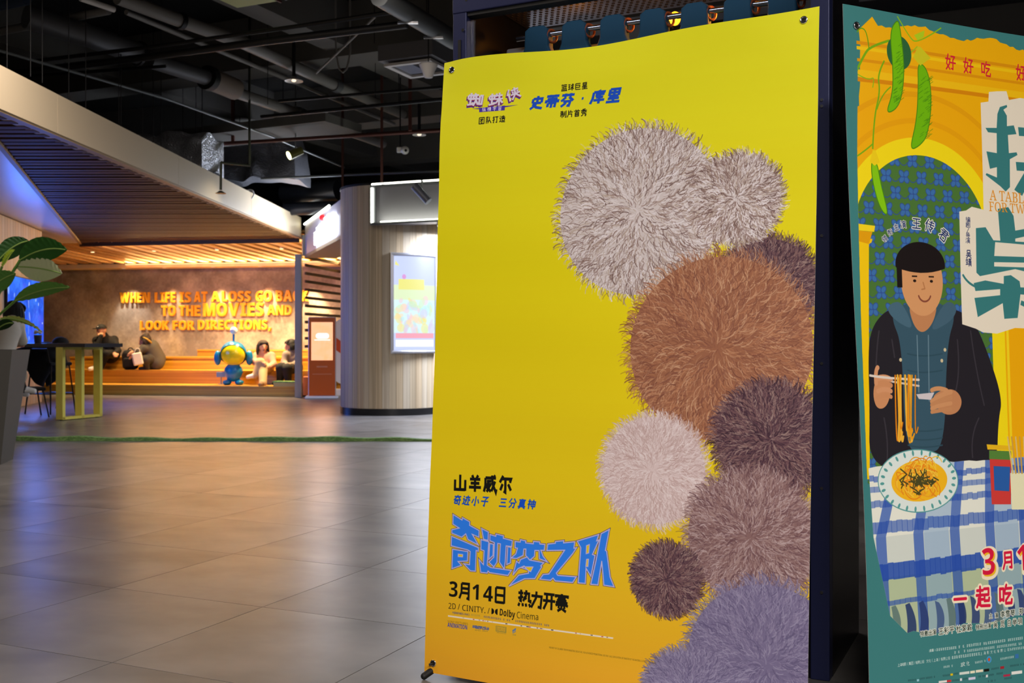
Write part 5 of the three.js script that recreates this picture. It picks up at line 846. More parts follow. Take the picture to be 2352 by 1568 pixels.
// ---------------------------------------------------------------- yellow banner
const E1 = new THREE.Vector3(0.8945, 0, 0.447), N1 = new THREE.Vector3(0.447, 0, -0.8945);  // along the banner, and away behind it
{
  const bl = V(-0.2805, 0.018, 3.335), b = new Banner(bl, E1.clone().multiplyScalar(1.2), new THREE.Vector3(0, 1.97, 0).addScaledVector(N1, 0.087).addScaledVector(E1, 0.018), 1240, 2048), c = b.c;
  // printed ground: lemon above, amber below
  const gr = c.createLinearGradient(0, 0, 0, 2048); gr.addColorStop(0, '#efee20'); gr.addColorStop(0.35, '#f0e20a'); gr.addColorStop(0.7, '#f0d214'); gr.addColorStop(0.88, '#f2be22'); gr.addColorStop(1, '#f0ab28'); c.fillStyle = gr; c.fillRect(0, 0, 1240, 2048);
  // a plain stand-in for the printed artwork: a cluster of abstract woolly pompoms in its colours
  const pompom = (px, py, r, cols, len) => { const [x, y] = b.at(px, py), [x2] = b.at(px + r, py), rr = x2 - x; c.save(); c.globalAlpha = 1; c.fillStyle = cols[0]; c.beginPath(); c.arc(x, y, rr * 0.93, 0, 7); c.fill(); c.lineCap = 'round';
    for (let i = 0; i < 5200; i++) { const a = R(0, 6.283), q = Math.sqrt(rnd()) * rr * 0.95, sx = x + Math.cos(a) * q, sy = y + Math.sin(a) * q, d = a + R(-0.7, 0.7), L = len * R(0.5, 1.3); c.strokeStyle = cols[Math.floor(rnd() * cols.length)]; c.lineWidth = R(1.2, 3.4); c.globalAlpha = R(0.35, 0.9); c.beginPath(); c.moveTo(sx, sy); c.quadraticCurveTo(sx + Math.cos(d + 0.5) * L * 0.6, sy + Math.sin(d + 0.5) * L * 0.6, sx + Math.cos(d) * L, sy + Math.sin(d) * L); c.stroke(); } c.restore(); };
  const cream = ['#d9cfd0', '#efe6ea', '#c2b0a4', '#a48c84', '#f4eef6', '#8a6e68', '#6e5450'], mauve = ['#4e3442', '#6a4a52', '#3a2432', '#8a6a68', '#7a5a5e', '#a58c86'], brown = ['#a0694e', '#b87c5a', '#7e4c3c', '#c58f6c', '#8e5a48', '#d3a684'], pale = ['#e3cfd0', '#d4bcbc', '#f1e4e6', '#c3a4a2'], taupe = ['#8d6c6c', '#a98c8a', '#6e4e54', '#c4aeb0'], lilac = ['#7c7398', '#8f86a8', '#675e84', '#9f98b8'];
  c.save(); c.beginPath(); c.rect(0, 0, 1240, 2048); c.clip();
  pompom(1760, 660, 125, mauve, 26); pompom(1465, 485, 205, cream, 30); pompom(1690, 455, 110, cream, 22); pompom(1650, 800, 235, brown, 34); pompom(1770, 1010, 140, mauve, 28); pompom(1500, 1080, 130, pale, 24); pompom(1725, 1235, 165, taupe, 30); pompom(1530, 1330, 80, mauve, 22); pompom(1760, 1530, 210, lilac, 30); pompom(1580, 1600, 110, lilac, 24); c.restore();
  // lettering
  const K = '#12120e', BLU = '#1552d2';
  b.line('篮球巨星', 1295, 198, 1342, 193, 15.5, 12, K); b.line('制片首秀', 1293, 262, 1340, 257.5, 16, 12, K); b.line('团队打造', 1107, 277.5, 1154, 273, 15.5, 12, K);
  b.line('史蒂芬·库里', 1233, 234, 1409, 217, 31, 18, BLU, { slant: 0.2, aspect: 1.02 });
  for (const [dx, dy, col, wt] of [[3, 9, '#3a28b8', 20], [1.5, 5, '#8a2850', 18], [0, 0, '#e9e2fb', 13]]) for (const [ch, x, y, h, rot] of [['蜘', 1091, 229, 34, 0.1], ['蛛', 1139, 228, 32, 0.0], ['侠', 1179, 214, 30, -0.32]]) { const [x0, y0] = b.at(x, y), [, y1] = b.at(x, y + h), hh = y1 - y0; b.glyph(ch, x0 - hh * 0.6 - dx * 0.6, y0 - hh * 0.5 + dy * 0.6, hh * 1.2, hh, wt, col, { slant: 0.05, rot }); }
  c.fillStyle = '#4a35b0'; b.poly([[1101, 248], [1160, 242], [1159, 253], [1101, 258]]).fill(); b.poly([[1085, 250], [1190, 240], [1160, 246], [1101, 251]]).fill(); b.line('纵横宇宙', 1112, 251.5, 1148, 248.5, 9.5, 12, '#f2ecff');
  b.line('山羊威尔', 1057, 1108, 1160, 1112.5, 38.5, 16.5, K, { aspect: 0.84 }); b.line('奇迹小子 三分真神', 1051, 1147, 1220, 1158, 22, 14, BLU, { slant: 0.18, aspect: 0.86 });
  b.line('3月14日 热力开赛', 1043, 1353, 1290, 1384, 37, 15, K, { aspect: 0.84, digitAspect: 0.95 });
  b.latin('2D /', 1031, 1390.5, 1058, 1393, 13.5, K); b.latin('CINITY.', 1062, 1394.5, 1117, 1401, 13.5, K); b.latin('/', 1121, 1401.5, 1126, 1402, 13.5, K);
  { const [x, y] = b.at(1137, 1403.5), s = 9.5; c.fillStyle = K; for (const k of [-1, 1]) { c.beginPath(); c.arc(x + k * s * 1.15, y, s, k > 0 ? Math.PI / 2 : -Math.PI / 2, k > 0 ? -Math.PI / 2 : Math.PI / 2); c.fill(); } }
  b.latin('Dolby', 1148, 1404.5, 1184, 1411, 16, K, 'sans-serif', true); b.latin('Cinema', 1187, 1411.5, 1238, 1417, 15, '#3a3410');
  b.line('中国电影集团公司进口', 1042, 1406, 1078, 1410.5, 4.6, 10, '#4a50a0'); b.fine(1083, 1411, 1102, 1413, 4, '#8a8a60', 0.6); b.fine(1112, 1415, 1172, 1424, 4.5, '#4a50a0', 0.8); b.fine(1184, 1425, 1262, 1436, 4.5, '#4a50a0', 0.8);
  c.strokeStyle = '#f6ead8'; c.lineWidth = 5; b.poly([[1030, 1413.5], [1408, 1465.5]], false).stroke(); c.lineWidth = 2; for (let i = 0; i < 26; i++) { const t = rnd(), [x, y] = b.at(1048 + 350 * t, 1416 + 48 * t); c.fillStyle = ['#c04038', '#8a6a5a', '#d8b8a0', '#303030'][i % 4]; c.fillRect(x, y - 1.5, R(2, 8), 2.4); }
  b.latin('SONY PICTURES', 1029, 1426, 1076, 1432, 5, '#8a6a20'); b.latin('ANIMATION', 1029, 1433.5, 1075, 1440, 10, '#2f3fc0', 'sans-serif', true); b.line('#奇迹梦之队#', 1089, 1438, 1122, 1443, 7.5, 15, '#3a58b8'); b.fine(1092, 1446, 1120, 1449, 2.6, '#6a6a50', 0.6);
  { const [x, y] = b.at(1152, 1444); c.strokeStyle = '#8a8a48'; c.lineWidth = 1.6; c.strokeRect(x - 18, y - 8, 36, 16); b.fine(1141, 1441, 1160, 1443.5, 5, '#7c7c50', 0.7); b.fine(1141, 1446, 1160, 1448.5, 5, '#7c7c50', 0.7); b.fine(1142, 1451.5, 1163, 1454, 2.4, '#6a6a50', 0.6); }
  c.fillStyle = '#6a88b8'; b.poly([[1178, 1446], [1186, 1441], [1186, 1446], [1178, 1451]]).fill(); b.poly([[1178, 1452], [1186, 1448], [1186, 1450], [1178, 1454]]).fill(); b.fine(1178.5, 1456.5, 1186, 1457.5, 3, '#7a7858', 0.7);
  b.latin('PROPERTY OF COLUMBIA TRISTAR MARKETING GROUP, INC. FOR AUTHORIZED PROMOTIONAL USE ONLY. SALE, DUPLICATION OR TRANSFER OF THIS MATERIAL IS STRICTLY PROHIBITED.', 1262, 1486, 1507, 1523, 4, '#4a3c10');
  // angular blue title with lilac rim and navy outline; outlines follow the letter shapes, in pixels of an enlarged view
  const Z = ([x, y]) => [1020 + x / 5.407, 1070 + y / 5.407];
  const title = [
    [[115, 600], [225, 670], [230, 640], [320, 692], [318, 735], [436, 800], [434, 882], [352, 846], [428, 978], [300, 912], [272, 840], [222, 882], [100, 830], [100, 790], [190, 768], [112, 718]],
    [[98, 870], [430, 1012], [428, 1056], [402, 1046], [396, 1302], [335, 1298], [252, 1210], [322, 1222], [330, 1060], [300, 1040], [94, 988]], [[112, 1030], [300, 1060], [296, 1176], [180, 1182], [222, 1230], [106, 1270]],
    [[466, 775], [550, 818], [548, 922], [492, 908]], [[460, 912], [556, 940], [540, 1230], [582, 1258], [836, 1294], [796, 1356], [570, 1320], [552, 1300], [540, 1326], [462, 1316], [440, 1160], [494, 1222], [500, 1050], [460, 1036]],
    [[570, 850], [642, 872], [645, 844], [736, 866], [734, 896], [846, 926], [838, 1000], [770, 990], [762, 1182], [750, 1278], [690, 1190], [700, 966], [666, 960], [660, 1190], [622, 1250], [560, 1190], [620, 1130], [626, 950], [568, 925]], [[568, 960], [612, 970], [610, 1110], [560, 1156]], [[790, 1000], [832, 1010], [826, 1200], [780, 1222]],
    [[880, 936], [944, 944], [946, 915], [1012, 930], [1010, 955], [1104, 966], [1108, 936], [1182, 942], [1184, 968], [1246, 974], [1240, 1048], [1198, 1046], [1226, 1120], [1280, 1190], [1180, 1150], [1176, 1050], [1124, 1048], [1120, 1120], [1064, 1170], [1012, 1110], [1014, 1030], [988, 1030], [980, 1110], [900, 1148], [836, 1140], [890, 1090], [910, 1020], [880, 1014]],
    [[1030, 1128], [1060, 1166], [1236, 1200], [1198, 1240], [1212, 1250], [1128, 1396], [1000, 1398], [810, 1490], [930, 1352], [1050, 1330], [1048, 1290], [970, 1262], [1000, 1238], [920, 1272], [858, 1352], [900, 1180], [932, 1206], [950, 1160]],
    [[1284, 970], [1376, 960], [1378, 938], [1480, 928], [1478, 956], [1616, 942], [1606, 1022], [1638, 1016], [1590, 1090], [1392, 1330], [1410, 1358], [1638, 1376], [1594, 1446], [1380, 1426], [1352, 1390], [1320, 1418], [1190, 1402], [1230, 1346], [1300, 1340], [1492, 1046], [1272, 1050]],
    [[1648, 934], [1914, 852], [1888, 930], [1916, 920], [1836, 1100], [1868, 1112], [1818, 1368], [1758, 1270], [1750, 1458], [1662, 1450], [1692, 1016]], [[1944, 842], [2046, 788], [1996, 1050], [2012, 1060], [2056, 1380], [2106, 1500], [1980, 1480], [1952, 1180], [1906, 1476], [1818, 1468], [1880, 1180]],
  ];
  const holes = [[[182, 1090], [238, 1096], [236, 1126], [182, 1122]], [[1762, 990], [1798, 976], [1790, 1080], [1758, 1090]], [[1764, 1160], [1788, 1158], [1780, 1250], [1756, 1248]], [[1000, 1250], [1104, 1252], [1076, 1310], [1050, 1300]]];
  c.lineJoin = 'miter'; c.miterLimit = 4;
  for (const [w, col, fill] of [[6.5, '#3a3a6a', true], [4, '#c6bdf0', true], [0, '#2f86ff', true]]) for (const p of title) { b.poly(p.map(Z)); if (w) { c.lineWidth = w; c.strokeStyle = col; c.stroke(); } else { c.save(); c.clip(); c.fillStyle = col; c.fill(); c.restore(); b.poly(p.map(Z)); c.lineWidth = 3.2; c.strokeStyle = '#c6bdf0'; c.stroke(); } }
  for (const p of holes) { b.poly(p.map(Z)); c.fillStyle = '#efd014'; c.fill(); c.lineWidth = 3; c.strokeStyle = '#c6bdf0'; c.stroke(); }
  const t = thing('banner_stand', 'tall yellow film banner on a black x stand before the navy cabinet', 'banner', bl.clone().addScaledVector(E1, 0.6).setY(0));
  b.build(t, [[0.028, 0.985], [0.966, 0.985], [0.028, 0.016], [0.972, 0.016]], (u, v) => [0.0022 * Math.sin(v * 46 + u * 2) * (0.3 + 0.7 * v) * 0.6 + 0.004 * Math.sin(u * 5 + v * 9) + (v > 0.95 ? 0.01 * Math.sin(u * 9.5) * (v - 0.95) * 20 : 0) - 0.012 * Math.exp(-(u * u * 500)) * (v > 0.9 ? (v - 0.9) * 10 : 0) + 0.01 * Math.sin(Math.PI * u) * (v < 0.06 ? 1 - v / 0.06 : 0), v > 0.9 ? (v - 0.9) * 10 * (0.012 * u * u - 0.01 * Math.sin(Math.PI * u) + 0.004 * Math.sin(u * 12)) : 0], 0.55);
}

// ---------------------------------------------------------------- teal and orange banner
{
  const E2 = new THREE.Vector3(0.912, 0, -0.41), N2 = new THREE.Vector3(-0.41, 0, -0.912), bl = V(0.947, 0.018, 2.75), b = new Banner(bl, E2.clone().multiplyScalar(1.2), new THREE.Vector3(0, 1.98, 0).addScaledVector(N2, 0.1), 1240, 2048), c = b.c, at = (x, y) => b.at(x, y);
  const P = (pts, col, close = true) => { b.poly(pts, close); c.fillStyle = col; c.fill(); };
  const C = (pts, col) => { const q = pts.map(([x, y]) => at(x, y)), n = q.length; c.beginPath(); for (let i = 0; i <= n; i++) { const a = q[i % n], d = q[(i + 1) % n], m = [(a[0] + d[0]) / 2, (a[1] + d[1]) / 2]; i ? c.quadraticCurveTo(a[0], a[1], m[0], m[1]) : c.moveTo(m[0], m[1]); } c.fillStyle = col; c.fill(); };
  const S = (pts, w, col) => { const q = pts.map(([x, y]) => at(x, y)); c.beginPath(); c.moveTo(...q[0]); for (let i = 1; i < q.length - 1; i++) { const m = i < q.length - 2 ? [(q[i][0] + q[i + 1][0]) / 2, (q[i][1] + q[i + 1][1]) / 2] : q[i + 1]; c.quadraticCurveTo(q[i][0], q[i][1], m[0], m[1]); } if (q.length === 2) c.lineTo(...q[1]); c.lineWidth = w; c.strokeStyle = col; c.lineCap = 'round'; c.lineJoin = 'round'; c.stroke(); };
  c.fillStyle = '#3f8384'; c.fillRect(0, 0, 1240, 2048);
  // torn-edged orange field, mirrored to the unseen half
  { const [x0, y0] = at(1966, 50), [x1] = at(1975, 900), [, yb] = at(2000, 1200); c.fillStyle = '#f9b806'; c.beginPath(); c.moveTo(x0 + 10, y0 + 20); c.lineTo(x0 + 60, y0 - 25); for (let x = x0 + 80; x < 1240 - x0 - 60; x += 14) c.lineTo(x, y0 - 22 + 22 * Math.sin(x * 0.011) * Math.sin(x * 0.011) + R(-4, 4)); c.lineTo(1240 - x0, y0 + 20); for (let y = y0 + 40; y < 1520; y += 30) c.lineTo(1240 - x0 - 4 + R(-5, 5), y); c.lineTo(x0, 1520); for (let y = 1520; y > y0 + 30; y -= 30) c.lineTo(x0 + 4 + 8 * Math.sin(y * 0.012) + R(-3, 3), y); c.fill(); }
  c.save(); c.beginPath(); c.moveTo(42, 0); c.lineTo(44, 200); c.lineTo(34, 420); c.lineTo(22, 900); c.lineTo(16, 1300); c.lineTo(22, 1560); c.lineTo(1218, 1560); c.lineTo(1206, 0); c.clip();
  const lines = [[[1968, 92], '#e69a08', 10], [[1968, 104], '#fdcf10', 10], [[1968, 132], '#e89c08', 9], [[1970, 158], '#fcc812', 22], [[1970, 176], '#e28f06', 12]];
  for (const [[x, y], col, w] of lines) { const [a, q] = at(x, y); c.fillStyle = col; c.fillRect(a, q, 1240 - 2 * a, w); }
  // arch with patterned wall
  const [ax, ay] = at(2122, 560), arcR = at(2270, 560)[0] - ax;
  for (const [k, col] of [[1.72, '#f0a806'], [1.66, '#f9b406'], [1.42, '#f2aa06'], [1.36, '#f9b606'], [1.2, '#ffe616'], [1.0, '#4d7a38']]) { c.fillStyle = col; c.beginPath(); c.arc(ax, ay, arcR * k, Math.PI, 0); c.lineTo(ax + arcR * k, at(2000, 1110)[1]); c.lineTo(ax - arcR * k, at(2000, 1110)[1]); c.fill(); }
  { c.save(); c.beginPath(); c.arc(ax, ay, arcR, Math.PI, 0); c.lineTo(ax + arcR, at(2000, 1110)[1]); c.lineTo(ax - arcR, at(2000, 1110)[1]); c.clip(); for (let j = -6; j < 22; j++) for (let i = -5; i < 6; i++) { const x = ax + (i + (j & 1) * 0.5) * 66, y = ay + j * 48; c.fillStyle = '#3f74b4'; c.strokeStyle = '#35559c'; c.lineWidth = 2.5; for (let k = 0; k < 4; k++) { c.beginPath(); c.ellipse(x + 12 * Math.cos(k * 1.571 + 0.785), y + 12 * Math.sin(k * 1.571 + 0.785), 11, 8, k * 1.571 + 0.785, 0, 7); c.fill(); c.stroke(); } c.beginPath(); c.arc(x + 33, y, 15, 0.4, 2.7); c.stroke(); } c.restore(); }
  // left pillar
  P([[1968, 545], [2006, 548], [2004, 556], [1998, 560], [1994, 1100], [1972, 1100]], '#fcd00e'); P([[1968, 512], [2012, 518], [2010, 532], [1970, 528]], '#ffdf20'); P([[1968, 528], [2006, 532], [1998, 560], [1970, 552]], '#eba708');
  // right pillar of the arch and leaves
  { const [x] = at(2312, 800); c.fillStyle = '#f9b406'; c.fillRect(x, ay + 120, 1240 - 2 * x > 0 ? 60 : 46, 700); c.fillStyle = '#ffe020'; c.fillRect(x, ay + 120, 10, 700); }
  // pea pods and tendrils
  S([[1970, 160], [1985, 125], [2000, 105], [2040, 92]], 7, '#7ab512'); S([[1996, 110], [1992, 70], [1975, 60], [1970, 72]], 3.5, '#6aa510'); S([[1972, 170], [1995, 185], [2010, 175], [2005, 200]], 3, '#8cc418'); S([[2030, 140], [2015, 170], [2022, 210], [2008, 270], [2006, 340]], 5, '#7ab512'); S([[2045, 200], [2025, 215], [2015, 250]], 3.5, '#7ab512'); S([[1968, 360], [1990, 345], [2006, 330]], 4, '#7ab512'); S([[2060, 35], [2085, 80], [2105, 100], [2160, 60]], 4, '#8cc418'); S([[2040, 132], [2080, 135], [2105, 105]], 3.5, '#a4c81c');
  c.fillStyle = '#2f6a3c'; { const [x, y] = at(2064, 120), [, y2] = at(2064, 160); c.beginPath(); c.ellipse(x, y, 46, y2 - y, 0, 0, 7); c.fill(); }
  const pod = (pts, col, edge) => { C(pts, col); c.lineWidth = 3; c.strokeStyle = edge; c.stroke(); };
  pod([[2060, 40], [2066, 60], [2076, 150], [2072, 215], [2060, 250], [2034, 262], [2050, 215], [2050, 150], [2042, 70]], '#76c40a', '#4c8f10'); pod([[2106, 138], [2130, 160], [2139, 230], [2130, 310], [2112, 335], [2088, 346], [2104, 280], [2108, 200]], '#74c008', '#4c8f10'); pod([[2002, 368], [2016, 372], [2024, 420], [2044, 498], [2024, 482], [2006, 420]], '#8ad010', '#4c8f10');
  for (let i = 0; i < 60; i++) { const [x, y] = at(R(2050, 2070), R(100, 240)), [x2, y2] = at(R(2108, 2134), R(180, 320)); c.strokeStyle = '#4a8f0c'; c.lineWidth = 1.2; c.beginPath(); c.moveTo(x, y); c.lineTo(x + 12, y - 8); c.moveTo(x2, y2); c.lineTo(x2 + 14, y2 - 9); c.stroke(); }
  P([[2000, 370], [2006, 344], [2012, 344], [2022, 372], [2010, 380]], '#f8d818'); P([[2096, 130], [2106, 105], [2112, 105], [2136, 132], [2112, 150]], '#d8d020'); P([[2098, 78], [2122, 66], [2120, 82], [2106, 90]], '#b8d820');
  c.restore();
  // a plain generic diner: dark jacket, blue hood, dark hair
  C([[1994, 830], [1998, 770], [2016, 732], [2048, 706], [2120, 700], [2192, 708], [2234, 730], [2266, 800], [2304, 915], [2294, 965], [2292, 1075], [2140, 1090], [1992, 1075], [1996, 940]], '#26232a'); C([[2048, 730], [2062, 702], [2120, 690], [2180, 702], [2196, 726], [2176, 790], [2172, 1032], [2124, 1040], [2078, 1032], [2074, 790]], '#3a5a6c'); C([[2038, 712], [2050, 694], [2074, 692], [2104, 760], [2060, 738]], '#4a6c80'); C([[2200, 712], [2190, 694], [2170, 692], [2132, 766], [2184, 740]], '#46667a');
  for (const q of [[[2020, 760], [2010, 830], [2012, 900]], [[2230, 760], [2240, 840], [2262, 930]], [[2050, 780], [2056, 820]], [[2200, 780], [2208, 860], [2196, 900]], [[2250, 960], [2230, 1000], [2236, 1050]], [[2030, 960], [2040, 1010], [2036, 1060]]]) S(q, 5, '#3a363e');
  for (const y of [812, 850, 985, 1005, 1022]) S([[2086, y], [2120, y + 10], [2166, y]], 4, '#31505f');
  C([[2086, 690], [2098, 745], [2120, 768], [2146, 742], [2156, 690]], '#c98a5c');
  { const [x, y] = at(2119, 645), rx = at(2166, 645)[0] - x, ry = at(2119, 725)[1] - y; c.fillStyle = '#dea06c'; c.beginPath(); c.ellipse(x, y, rx, ry, 0, 0, 7); c.fill(); c.fillStyle = '#1c1516'; c.beginPath(); c.ellipse(x - 4, y - ry * 0.46, rx * 1.18, ry * 0.66, 0, Math.PI * 0.96, Math.PI * 2.04); c.quadraticCurveTo(x, y - ry * 0.1, x - rx * 1.18, y - ry * 0.36); c.fill(); c.fillRect(x - rx * 1.18, y - ry * 0.5, rx * 0.24, ry * 0.7); for (const k of [-0.35, 0.45]) { c.fillStyle = '#2a1a14'; c.beginPath(); c.ellipse(x + rx * k, y + ry * 0.0, 6, 4, 0, 0, 7); c.fill(); c.fillRect(x + rx * k - 10, y - ry * 0.15, 20, 4); } c.strokeStyle = '#8a4a38'; c.lineWidth = 5; c.beginPath(); c.arc(x + rx * 0.1, y + ry * 0.35, rx * 0.3, 0.35, 2.8); c.stroke(); c.strokeStyle = '#c08050'; c.lineWidth = 4; c.beginPath(); c.moveTo(x + 4, y + 4); c.lineTo(x + 10, y + ry * 0.22); c.lineTo(x - 2, y + ry * 0.24); c.stroke(); }
  S([[2108, 770], [2112, 900]], 4, '#6a8898'); S([[2134, 770], [2136, 920]], 4, '#6a8898'); for (const [x, y] of [[2172, 803], [2165, 828], [2070, 826]]) { const [a, q] = at(x, y); c.fillStyle = '#d8c8a0'; c.beginPath(); c.arc(a, q, 5.5, 0, 7); c.fill(); }
  C([[2004, 912], [2008, 878], [2024, 862], [2044, 872], [2048, 900], [2036, 936], [2014, 940]], '#d59466'); for (let i = 0; i < 4; i++) S([[2016, 868 + i * 15], [2034, 862 + i * 14], [2047, 872 + i * 13]], 15 - i, ['#dc9c70', '#d39264'][i % 2]); S([[2012, 880], [2010, 850], [2016, 844]], 14, '#dc9c70');
  C([[2140, 915], [2160, 896], [2196, 892], [2214, 920], [2202, 950], [2168, 954]], '#c98a5e'); for (let i = 0; i < 4; i++) S([[2186, 900 + i * 13], [2160, 906 + i * 12], [2142, 922 + i * 8]], 14 - i, ['#d59868', '#cb8e60'][i % 2]); S([[2176, 896], [2156, 888], [2142, 896]], 13, '#d59868'); P([[2106, 905], [2148, 901], [2140, 918], [2112, 916]], '#d8d0d4'); S([[1998, 862], [2030, 868], [2112, 872]], 7, '#e8dcd0'); S([[2050, 876], [2112, 886]], 6, '#d8ccc0');
  for (let i = 0; i < 15; i++) { const x = R(2056, 2108), y = R(990, 1036); S([[x + R(-2, 2), 862], [x + R(-4, 4), 930], [x + R(-5, 5), y], [x + 6, y - 30]], R(4, 7), ['#f4a41c', '#e88a14', '#f9bc3c'][i % 3]); }
  // checked tablecloth
  { const [, yt] = at(2000, 1072), [, ye] = at(2000, 1470), [xl] = at(1994, 1150); c.fillStyle = '#eef1e4'; c.beginPath(); c.moveTo(xl, yt + 10); for (let x = xl; x <= 1240 - 20; x += 30) c.lineTo(x, yt + R(-3, 3)); c.lineTo(1225, ye - 120); for (let x = 1200; x > xl + 110; x -= 24) c.lineTo(x, ye + 8 * Math.sin(x * 0.03) + R(-4, 4)); c.lineTo(xl + 60, ye - 60); c.lineTo(xl + 8, ye - 280); c.fill();
    c.save(); c.clip(); c.fillStyle = '#b9c9a4'; const [, yg] = at(2000, 1330); c.fillRect(0, yg, 1240, 600); c.fillStyle = '#d8e0d8'; c.fillRect(0, at(2000, 1235)[1], 1240, yg - at(2000, 1235)[1]);
    const strip = (x0, x1, col, al, bend) => { c.fillStyle = col; c.globalAlpha = al; c.beginPath(); const y1 = at(2000, 1235)[1], d = (x0 - 560) * 0.22; c.moveTo(x0 - d * 0.6, yt); c.lineTo(x1 - d * 0.6, yt); c.lineTo(x1, y1); c.lineTo(x1 + 6, ye); c.lineTo(x0 + 6, ye); c.lineTo(x0, y1); c.fill(); };
    for (let i = 0; i < 9; i++) { strip(40 + i * 142, 78 + i * 142, '#2c55b8', 0.72); if (i % 2) strip(80 + i * 142, 178 + i * 142, '#7ea6d8', 0.5); }
    for (const [y, h2, al] of [[1092, 12, 0.6], [1118, 12, 0.5], [1150, 14, 0.55], [1200, 24, 0.6], [1298, 34, 0.85], [1385, 10, 0.6]]) { const [, q] = at(2000, y); c.fillStyle = '#274fb4'; c.globalAlpha = al; for (let x = 0; x < 1240; x += 20) c.fillRect(x, q + R(-3, 3), 22, h2 * 1.35); }
    c.globalAlpha = 0.85; const yf = at(2000, 1390)[1]; for (let i = 0; i < 26; i++) { const x = i * 50 + R(0, 20); c.fillStyle = ['#2c3f78', '#41598a', '#5f7a78', '#24356c'][i % 4]; c.beginPath(); c.moveTo(x, yf + R(0, 20)); c.quadraticCurveTo(x + 34, yf + 60, x + R(0, 18), ye + 10); c.lineTo(x - R(14, 26), ye + 10); c.quadraticCurveTo(x - 4, yf + 70, x - 16, yf + 10); c.fill(); }
    c.restore(); c.globalAlpha = 1; }
  // plate of noodles
  { const [x, y] = at(2110, 1104), rx = at(2202, 1104)[0] - x, ry = at(2110, 1176)[1] - y; c.fillStyle = '#e4f0ec'; c.strokeStyle = '#5aa0a0'; c.lineWidth = 3; c.beginPath(); c.ellipse(x, y, rx, ry, 0.06, 0, 7); c.fill(); c.stroke(); c.fillStyle = '#5aa3a0'; for (let i = 0; i < 26; i++) { const a = i / 26 * 6.283; c.beginPath(); c.ellipse(x + Math.cos(a) * rx * 0.9, y + Math.sin(a) * ry * 0.9, 8, 4, a, 0, 7); c.fill(); } c.fillStyle = '#fbbf20'; c.beginPath(); c.ellipse(x + 4, y, rx * 0.7, ry * 0.66, 0, 0, 7); c.fill(); c.lineWidth = 3; for (let i = 0; i < 90; i++) { c.strokeStyle = ['#f08a1c', '#fdd044', '#f4a82a'][i % 3]; c.beginPath(); c.ellipse(x + R(-0.4, 0.4) * rx, y + R(-0.35, 0.35) * ry, R(14, 50), R(10, 34), R(0, 3), R(0, 3), R(3, 6)); c.stroke(); } c.strokeStyle = '#4c4a24'; c.lineWidth = 4; for (let i = 0; i < 70; i++) { const a = R(0, 6.28), q = R(0, 0.42), sx = x + Math.cos(a) * q * rx, sy = y + Math.sin(a) * q * ry; c.beginPath(); c.moveTo(sx, sy); c.lineTo(sx + R(-24, 24), sy + R(-20, 20)); c.stroke(); } }
  // jar and chopstick holder
  P([[2268, 1020], [2330, 1024], [2330, 1034], [2270, 1032]], '#f2c020'); P([[2274, 1034], [2324, 1036], [2324, 1158], [2280, 1158]], '#d8413c'); P([[2274, 1034], [2324, 1036], [2324, 1056], [2274, 1054]], '#5a8a3c'); P([[2284, 1070], [2322, 1072], [2320, 1128], [2286, 1126]], '#2c62b0'); P([[2322, 1086], [2360, 1086], [2362, 1170], [2326, 1170]], '#f2f0c8'); for (let i = 0; i < 5; i++) S([[2328 + i * 7, 1086], [2316 + i * 9, 1004]], 6, ['#e8c878', '#d8a848'][i % 2]);
  // cream torn title card with the two large characters in teal
  { const torn = (pts) => { c.beginPath(); pts.forEach(([x, y], i) => { const [a, q] = at(x, y); i ? c.lineTo(a + R(-3, 3), q + R(-3, 3)) : c.moveTo(a, q); }); c.fillStyle = '#f3ead6'; c.fill(); };
    torn([[2251, 236], [2270, 232], [2272, 212], [2290, 208], [2313, 210], [2316, 228], [2345, 226], [2400, 232], [2480, 240], [2480, 500], [2258, 492], [2254, 400]]);
    torn([[2202, 486], [2216, 482], [2230, 476], [2256, 482], [2262, 490], [2300, 488], [2480, 500], [2480, 745], [2400, 756], [2330, 752], [2290, 766], [2260, 764], [2240, 756], [2212, 745], [2206, 640]]);
    const T = '#3b8284';
    P([[2290, 262], [2296, 246], [2312, 241], [2313, 246], [2304, 252], [2312, 266], [2312, 290], [2328, 288], [2334, 308], [2314, 310], [2316, 352], [2334, 350], [2336, 356], [2318, 366], [2318, 430], [2308, 440], [2296, 428], [2262, 402], [2264, 398], [2288, 408], [2288, 384], [2272, 388], [2264, 348], [2288, 352], [2288, 306], [2268, 304], [2262, 294], [2288, 294]], T);
    P([[2338, 292], [2440, 300], [2440, 318], [2340, 312]], T); P([[2332, 372], [2450, 380], [2450, 398], [2334, 392]], T); P([[2360, 310], [2380, 312], [2372, 400], [2346, 450], [2328, 436], [2352, 396]], T); P([[2404, 314], [2422, 316], [2422, 460], [2404, 458]], T); P([[2352, 262], [2362, 256], [2374, 282], [2360, 284]], T); P([[2420, 262], [2430, 268], [2412, 290], [2404, 284]], T);
